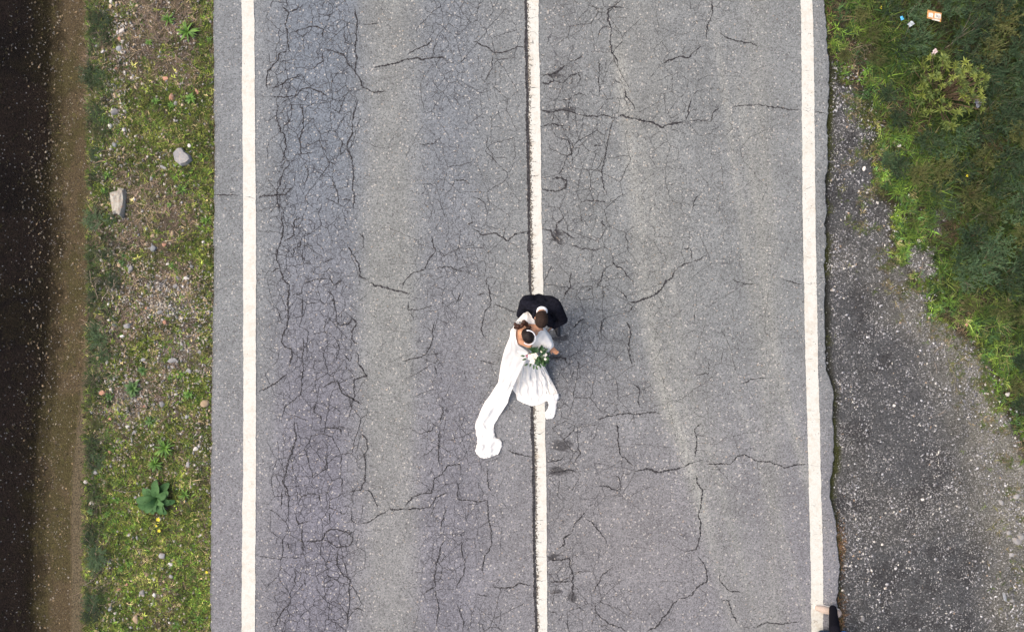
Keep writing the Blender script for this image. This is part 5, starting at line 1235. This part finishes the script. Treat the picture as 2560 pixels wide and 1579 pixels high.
for i in range(33):                         # pearl headband over the front of the hair
    a = R(-150) + R(235) * i / 32
    d_ = l * math.cos(a) * .0865 + f * -math.sin(a) * .103
    c_ = hc + u * (.055 + .006 * math.cos(a)) - f * .008 + d_
    n_ = d_.normalized(); ring = [bm.verts.new(c_ + n_ * q[0] * .0085 + u * q[1] * .0085) for q in ((1, 0), (.5, .87), (-.5, .87), (-1, 0), (-.5, -.87), (.5, -.87))]
    if prev:
        for q in range(6): bm.faces.new((prev[q], prev[(q + 1) % 6], ring[(q + 1) % 6], ring[q]))
    prev = ring
sub(bm_obj('headband', bm, M['shirt'], None, True), br)
# dress: bodice, sleeves, skirt, cape, train
bb = chain([(sc + fw * .035 - Vector((0, 0, .15)), .120), (waist, .112), (hip, .135)]) + chain([(sc - ax * .08 + fw * .03 - Vector((0, 0, .14)), .098), (waist - ax * .03, .1)]) + chain([(sc + ax * .08 + fw * .03 - Vector((0, 0, .14)), .098), (waist + ax * .03, .1)])
bb += chain([(sc + fw * .10 - ax * .07 - Vector((0, 0, .13)), .066), (sc + fw * .10 + ax * .07 - Vector((0, 0, .13)), .066)])
dr = sub(fused('dress', bb, M['dress'], None, .009, 3), br)

def loft(name, rows, ncol, mat, fold=.02, nfold=3, seed=1, thick=.004, rough=.0, zmin=None, sub_=6):
    """cloth strip: rows of (left px, right px, height left, height right); folds run along the strip"""
    r = np.random.default_rng(seed); rows = [np.array([*P(a[0], a[1], a[2]), *P(b[0], b[1], b[2])]) for a, b in rows]
    n = len(rows); t = np.linspace(0, n - 1, (n - 1) * sub_ + 1); Rw = np.array(rows)
    K = np.array([np.interp(t, np.arange(n), Rw[:, k]) for k in range(6)]).T
    for _ in range(1): K[1:-1] = (K[:-2] + 6 * K[1:-1] + K[2:]) / 8
    L, Rg = K[:, :3], K[:, 3:]; v = np.linspace(0, 1, ncol)
    G = L[:, None] * (1 - v)[None, :, None] + Rg[:, None] * v[None, :, None]
    T = np.repeat(np.linspace(0, n - 1, len(t))[:, None], ncol, 1); Vv = np.repeat(v[None], len(t), 0)
    ph = 2.0 * fbm(T * .5, Vv * 2, seed + 200)
    z = fold * (np.sin(6.283 * (nfold * Vv + ph)) * .6 + 1.6 * (fbm(T * .9, Vv * 6, seed + 300) - .5)) * np.sin(np.pi * np.clip(Vv, .02, .98)) ** .4
    G[..., 2] += z + rough * (fbm(T * 4, Vv * 7, seed + 400) - .4)
    G[..., :2] += rough * .5 * (fbm(T * 3 + 9, Vv * 5, seed + 500) - .5)[..., None]
    if zmin is not None: G[..., 2] = np.maximum(G[..., 2], zmin + .006 * fbm(T * 3, Vv * 4, 7))
    me = grid_mesh(name, G[..., 0], G[..., 1], G[..., 2])
    o = obj(name, me, mat); m = o.modifiers.new('thickness', 'SOLIDIFY'); m.thickness = thick; m.offset = 0
    return o
ZG = ROADZ + .012
cape = loft('cape', [((1290, 803, 1.34), (1298, 804, 1.36)), ((1284, 816, 1.385), (1291, 820, 1.39)), ((1279, 834, 1.37), (1289, 838, 1.38)), ((1271, 850, 1.29), (1294, 861, 1.30)), ((1262, 872, 1.08), (1322, 880, 1.10)), ((1257, 890, .9), (1317, 897, .95)), ((1252, 912, .65), (1306, 918, .74)), ((1247, 945, .36), (1292, 948, .48)), ((1251, 960, .20), (1284, 966, .30))], 16, M['dress'], .020, 2.2, 3)
sub(cape, br)
cape2 = loft('shoulder_drape', [((1317, 775, 1.28), (1322, 780, 1.27)), ((1303, 789, 1.30), (1334, 795, 1.30)), ((1291, 802, 1.34), (1339, 811, 1.33))], 12, M['dress'], .018, 1.6, 8)
sub(cape2, br)
train = loft('train', [((1250, 935, .40), (1290, 950, .42)), ((1246, 955, .22), (1280, 973, .24)), ((1226, 986, .06), (1269, 1007, .10)), ((1206, 1014, .05), (1247, 1041, .06)), ((1190, 1054, .04), (1234, 1066, .05)), ((1187, 1074, .04), (1237, 1076, .05)), ((1193, 1096, .04), (1238, 1094, .05)), ((1193, 1108, .05), (1252, 1100, .06)), ((1189, 1124, .05), (1256, 1114, .05)), ((1196, 1138, .04), (1246, 1134, .05)), ((1209, 1146, .035), (1232, 1139, .035))], 18, M['dress'], .034, 2.0, 5, rough=.06, zmin=ZG)
sub(train, br)
slv = loft('sleeve', [((1330, 842, 1.27), (1352, 826, 1.34)), ((1330, 852, 1.20), (1362, 826, 1.28)), ((1330, 862, 1.12), (1370, 840, 1.20)), ((1335, 870, 1.08), (1377, 852, 1.14)), ((1352, 869, 1.09), (1381, 860, 1.11)), ((1362, 876, 1.07), (1379, 870, 1.08)), ((1367, 882, 1.05), (1374, 877, 1.05))], 12, M['dress'], .014, 1.5, 6)
sub(slv, br)
sub(fused('sleeve', chain([(br_ - Vector((0, 0, .03)), .064), (elbR, .066), (wriR.lerp(elbR, .18), .05)]), M['dress'], None, .009, 3), br)
sub(fused('sleeve', chain([(bl_ - Vector((0, 0, .03)) - ax * .01, .066), (elbL, .066), (wriL.lerp(elbL, .15), .05)]), M['dress'], None, .009, 3), br)
# skirt: bell with radial folds, hem traced on the road
hem = [(1281, 973), (1290, 985), (1293, 999), (1308, 1007), (1330, 1015), (1350, 1011), (1366, 1002), (1380, 1003), (1392, 1000), (1398, 996), (1396, 983), (1383, 967), (1371, 960), (1373, 953), (1361, 935), (1350, 915), (1347, 890), (1345, 860), (1335, 838), (1318, 830), (1300, 838), (1288, 862), (1280, 900), (1277, 940)]
hw = np.array([P(x, y, ZG)[:] for x, y in hem]); nh = len(hw); na = 240
aa = np.linspace(0, nh, na, endpoint=False); ii = aa.astype(int); ff = (aa - ii)[:, None]
hemc = hw[ii % nh] * (1 - ff) + hw[(ii + 1) % nh] * ff
for _ in range(1): hemc = (np.roll(hemc, 1, 0) + 2 * hemc + np.roll(hemc, -1, 0)) / 4
th = np.linspace(0, 6.2832, na, endpoint=False)
ang = np.unwrap(np.arctan2(hemc[:, 1] - waist.y + .25, hemc[:, 0] - waist.x))
wr_ = np.stack([waist.x + np.cos(ang) * .125, waist.y + np.sin(ang) * .115, np.full(na, 1.02)], 1)
nr = 46; tt = np.linspace(0, 1, nr)
G = np.zeros((nr, na, 3)); fo = fbm(th * 5.0, th * 0, 211, 3)
for i, t in enumerate(tt):
    h_ = t ** .95
    G[i] = wr_ * (1 - h_) + hemc * h_
    G[i, :, 2] = ZG + (1.02 - ZG) * (1 - t) ** 2.3
    bulge = math.sin(math.pi * min(1, t)) ** .8 * .26
    w = 1 - t * .3
    f1 = 1.3 * (fbm(th * 6 + 2 * t, th * 0 + t * 3.5, 217) - .5) + 1.6 * (.5 - np.abs(fbm(th * 4, th * 0 + t * 4.0, 219) - .5) * 4)
    amp = .026 * sstep(.05, .5, t) * (1 - .75 * sstep(.9, 1, t))
    G[i, :, 2] += f1 * amp
    d_ = hemc[:, :2] - wr_[:, :2]; d_ /= np.linalg.norm(d_, axis=1)[:, None] + 1e-6
    G[i, :, :2] += d_ * (f1 * amp * .35 * (1 - sstep(.85, 1, t)))[:, None]
G[..., 2] = np.maximum(G[..., 2], ZG + .004)
Gc = np.concatenate([G, G[:, :1]], 1)
me = grid_mesh('skirt', Gc[..., 0], Gc[..., 1], Gc[..., 2])
o = sub(obj('skirt', me, M['dress']), br); m = o.modifiers.new('thickness', 'SOLIDIFY'); m.thickness = .004
tail = loft('skirt_tail', [((1368, 985, .16), (1397, 985, .10)), ((1368, 1001, .07), (1394, 999, .06)), ((1372, 1010, .05), (1391, 1010, .05)), ((1370, 1020, .05), (1391, 1022, .05)), ((1363, 1031, .05), (1388, 1034, .05)), ((1363, 1040, .04), (1386, 1040, .05)), ((1366, 1047, .035), (1382, 1045, .035))], 10, M['dress'], .022, 1.6, 9, rough=.02, zmin=ZG)
sub(tail, br)
for a_, k_ in zip(ft, (-1, 1)): shoe(a_, (.1 * k_, -1), M['sole'], br, s=.88)

# ---- bouquet held by the bride
bq = empty('bouquet', P(1343, 888, .95), 'bouquet of dark green leaves and white flowers held before the white dress', 'bouquet')
bz = Vector(bq.location)
bm = bmesh.new(); prevv = None
for k in range(7):
    a = k * .9; p0 = Vector((math.cos(a) * .012, math.sin(a) * .012 + .05, -.16)); p1 = Vector((math.cos(a) * .05, math.sin(a) * .05 - .01, .10)); prev = None
    for p in (p0, p0.lerp(p1, .5), p1):
        ring = [bm.verts.new(p + Vector((math.cos(q * 1.57) * .0045, math.sin(q * 1.57) * .0045, 0))) for q in range(4)]
        if prev:
            for q in range(4): bm.faces.new((prev[q], prev[(q + 1) % 4], ring[(q + 1) % 4], ring[q]))
        prev = ring
bm_obj('stem', bm, M['bq_leaf'], bq)
lm = set_mat(leaf_mesh('leaf', 1.0, .55, .45, .35, 5), 'bq_leaf'); r_ = np.random.default_rng(33)
for i in range(64):
    x = r_.uniform(1330, 1364); y = r_.uniform(873, 905)
    if (x < 1342 and y > 884) or (x < 1333 and y > 878): continue
    p = P(x, y, 1.12 + r_.uniform(-.05, .04)); o = bpy.data.objects.new('leaf', lm); C.objects.link(o); o.parent = bq
    d_ = math.atan2(-(y - 885), x - 1345) + r_.normal(0, .8); o.location = p - bz; s = r_.uniform(.07, .105); o.scale = (s, s, s)
    o.rotation_euler = (r_.normal(0, .5), r_.normal(-.1, .4), d_)
for (x, y, a) in [(1316, 896, 200), (1320, 908, 215), (1335, 912, 265), (1340, 914, 290), (1348, 910, 300), (1326, 872, 150), (1312, 890, 170), (1365, 884, 0), (1328, 907, 250)]:
    o = bpy.data.objects.new('leaf', lm); C.objects.link(o); o.parent = bq; o.location = P(x, y, 1.10) - bz; o.scale = (.06, .05, .06); o.rotation_euler = (0, 0, R(a))
pm = leaf_mesh('petal', 1.0, 1.0, .5, .35, 4); pm.materials.append(M['petal'])
pm2 = pm.copy(); pm2.name = 'petal'; pm2.materials.clear(); pm2.materials.append(M['petal_pink'])
for (x, y, rr, mm) in [(1327, 892, 10, pm), (1337, 889, 9, pm), (1331, 902, 9, pm), (1362, 886, 7, pm), (1354, 878, 4, pm), (1363, 897, 4, pm), (1358, 873, 4, pm), (1318, 889, 5, pm2)]:
    fl = bpy.data.objects.new('flower', None); C.objects.link(fl); fl.parent = bq; fl.location = P(x, y, 1.15) - bz
    bmc = bmesh.new(); bmesh.ops.create_icosphere(bmc, subdivisions=2, radius=rr / 200 * .45)
    mec = bpy.data.meshes.new('bud'); bmc.to_mesh(mec); bmc.free(); mec.materials.append(mm.materials[0])
    bc = bpy.data.objects.new('bud', mec); C.objects.link(bc); bc.parent = fl
    for q in range(9):
        o = bpy.data.objects.new('petal', mm); C.objects.link(o); o.parent = fl
        s = rr / 200 * (1.0 if q < 5 else .75); o.scale = (s, s, s); o.rotation_euler = (0, -R(15 if q < 5 else 50), q * 1.2566 + (.6 if q >= 5 else 0))

# ---- third person, mostly outside the picture: one foot and shin show
tp = empty('person', P(2085, 1560, 0) + Vector((0, 0, ROADZ)), 'person in black trousers and cream shoes, one foot on the white edge line', 'person')
a1 = P(2082, 1521, .10); k1 = P(2086, 1572, .50); hp1 = P(2112, 1660, .80); pel = P(2124, 1690, .88)
a2 = P(2125, 1680, .12); k2 = P(2135, 1640, .48); hp2 = P(2140, 1680, .80)
chs = P(2135, 1725, 1.30); nk = P(2133, 1722, 1.48); hc3 = P(2130, 1718, 1.62)
hb, f, u, l, Rm = head_parts(hc3, (-.6, .5, -.3), (0, .1, 1), 1.0)
s3L, s3R = chs + Vector((-.17, -.1, .03)), chs + Vector((.12, .17, .03))
e3L, e3R = s3L + Vector((-.10, .02, -.26)), s3R + Vector((.02, .12, -.26)); w3L, w3R = e3L + Vector((.06, .20, .08)), e3R + Vector((-.16, .10, .08))
tb3 = list(hb) + chain([(nk, .055), (hc3 - u * .05, .055)]) + chain([(chs, .12), (pel, .12)]) + chain([(s3L, .06), (chs, .1), (s3R, .06)])
for s_, e_, w_ in ((s3L, e3L, w3L), (s3R, e3R, w3R)): tb3 += chain([(s_, .05), (e_, .04), (w_, .028)]) + hand(w_, w_ - e_, (0, 0, 1), .6)
for h_, k_, a_ in ((hp1, k1, a1), (hp2, k2, a2)): tb3 += chain([(pel, .1), (h_, .08), (k_, .05), (a_, .038)])
sub(fused('body', tb3, M['skin2'], None, .009, 4), tp)
tr3 = chain([(pel, .13), (pel + Vector((0, 0, -.05)), .13)])
for h_, k_, a_ in ((hp1, k1, a1), (hp2, k2, a2)): tr3 += chain([(pel, .125), (h_, .105), (k_, .078), (a_ + Vector((0, 0, .01)), .058)])
sub(fused('trousers', tr3, M['trouser'], None, .010, 3), tp)
j3 = chain([(pel + Vector((0, 0, .02)), .15), (chs, .15)]) + chain([(s3L, .08), (chs + Vector((0, 0, .06)), .1), (s3R, .08)])
for s_, e_, w_ in ((s3L, e3L, w3L), (s3R, e3R, w3R)): j3 += chain([(s_, .08), (e_, .06), (w_.lerp(e_, .1), .045)])
sub(fused('jacket', j3, M['blue'], None, .011, 3), tp)
sub(fused('hair', ell(hc3 + u * .035 - f * .012, (.084, .1, .09), Rm) + ell(hc3 - f * .04, (.08, .07, .09), Rm), M['hair_dark'], None, .008, 2), tp)
shoe(P(2080, 1524, 0), (-1, .22), M['cream'], tp, s=1.28, sole=M['sole']); shoe(a2, (-.9, .3), M['cream'], tp, z0=-.02, sole=M['sole'])
# bag set down beside the foot
bg_ = empty('bag', Gp(2092, 1588) + Vector((0, 0, .0)), 'dark blue bag with bright blue patch, set down behind the cream shoe', 'bag')
bo = fused('pouch', chain([(P(2058, 1592, .16), .10), (P(2110, 1594, .16), .10)]) + chain([(P(2058, 1592, .09), .10), (P(2112, 1594, .09), .10)]), M['blue'], None, .010, 2); sub(bo, bg_)
bp = fused('patch', [(P(2110, 1582, .24), (.05, .035, .02), None)], M['blue2'], None, .007, 1); sub(bp, bg_)
bt = fused('tag', [(P(2093, 1566, .12), (.018, .022, .010), None)], M['sole'], None, .005, 1); sub(bt, bg_)
bpy.context.view_layer.update()
# labels that say which one: by its rank of distance from a landmark
LM = [[('the big pale slab', 299, 510), ('the big angular grey stone', 460, 393), ('the big broad-leaved rosette', 395, 1245), ('the lower spiky yellow-green plant', 390, 1158), ('the dense round dark green rosette', 335, 970),
       ('the large beige stone at the asphalt', 513, 1008), ('the bare dead bush', 247, 710), ('the flat salmon stone', 258, 982), ('the long orange-tan stone', 340, 1547), ('the bright white triangular stone', 320, 1066),
       ('the long white stone', 304, 79), ('the spiky plant amid brown straw', 470, 82), ('the tall orange-brown stone', 429, 245), ('the flat purplish-grey stone', 406, 1388), ('the angular blue-grey stone', 384, 621), ('the white stone on the ditch lip', 215, 1204)],
      [('the yellow-green shrub', 2350, 240), ('the orange printed carton', 2336, 40), ('the grey plastic bag', 2448, 254), ('the white pebble alone in the bank', 2373, 498), ('the beige stone in brown undergrowth', 2520, 749), ('the salmon pebble on turf', 2413, 812),
       ('the white stone at the turf tip', 2516, 985), ('the long greenish slate', 2510, 1491), ('the cream shoe', 2065, 1518), ('the silvery wrapper', 2278, 60)]]
ORD = ['', 'second ', 'third ', 'fourth ', 'fifth ', 'sixth ', 'seventh ', 'eighth ', 'ninth ', 'tenth ']
used = set()
for (o, base, x, y, sd) in PEND:
    best = None
    for (nm, lx, ly) in LM[sd]:
        d = math.hypot(x - lx, y - ly)
        rk = sum(1 for q in PEND if q[1] == base and q[4] == sd and math.hypot(q[2] - lx, q[3] - ly) < d - 1e-6)
        if rk < 10 and (nm, rk, base) not in used and (best is None or (rk, d) < best[:2]): best = (rk, d, nm)
    if best:
        used.add((best[2], best[0], base)); o['label'] = '%s %sclosest to %s' % (base, ORD[best[0]], best[2])
        del o['group']; o['group'] = base + 's'
bpy.context.view_layer.update()
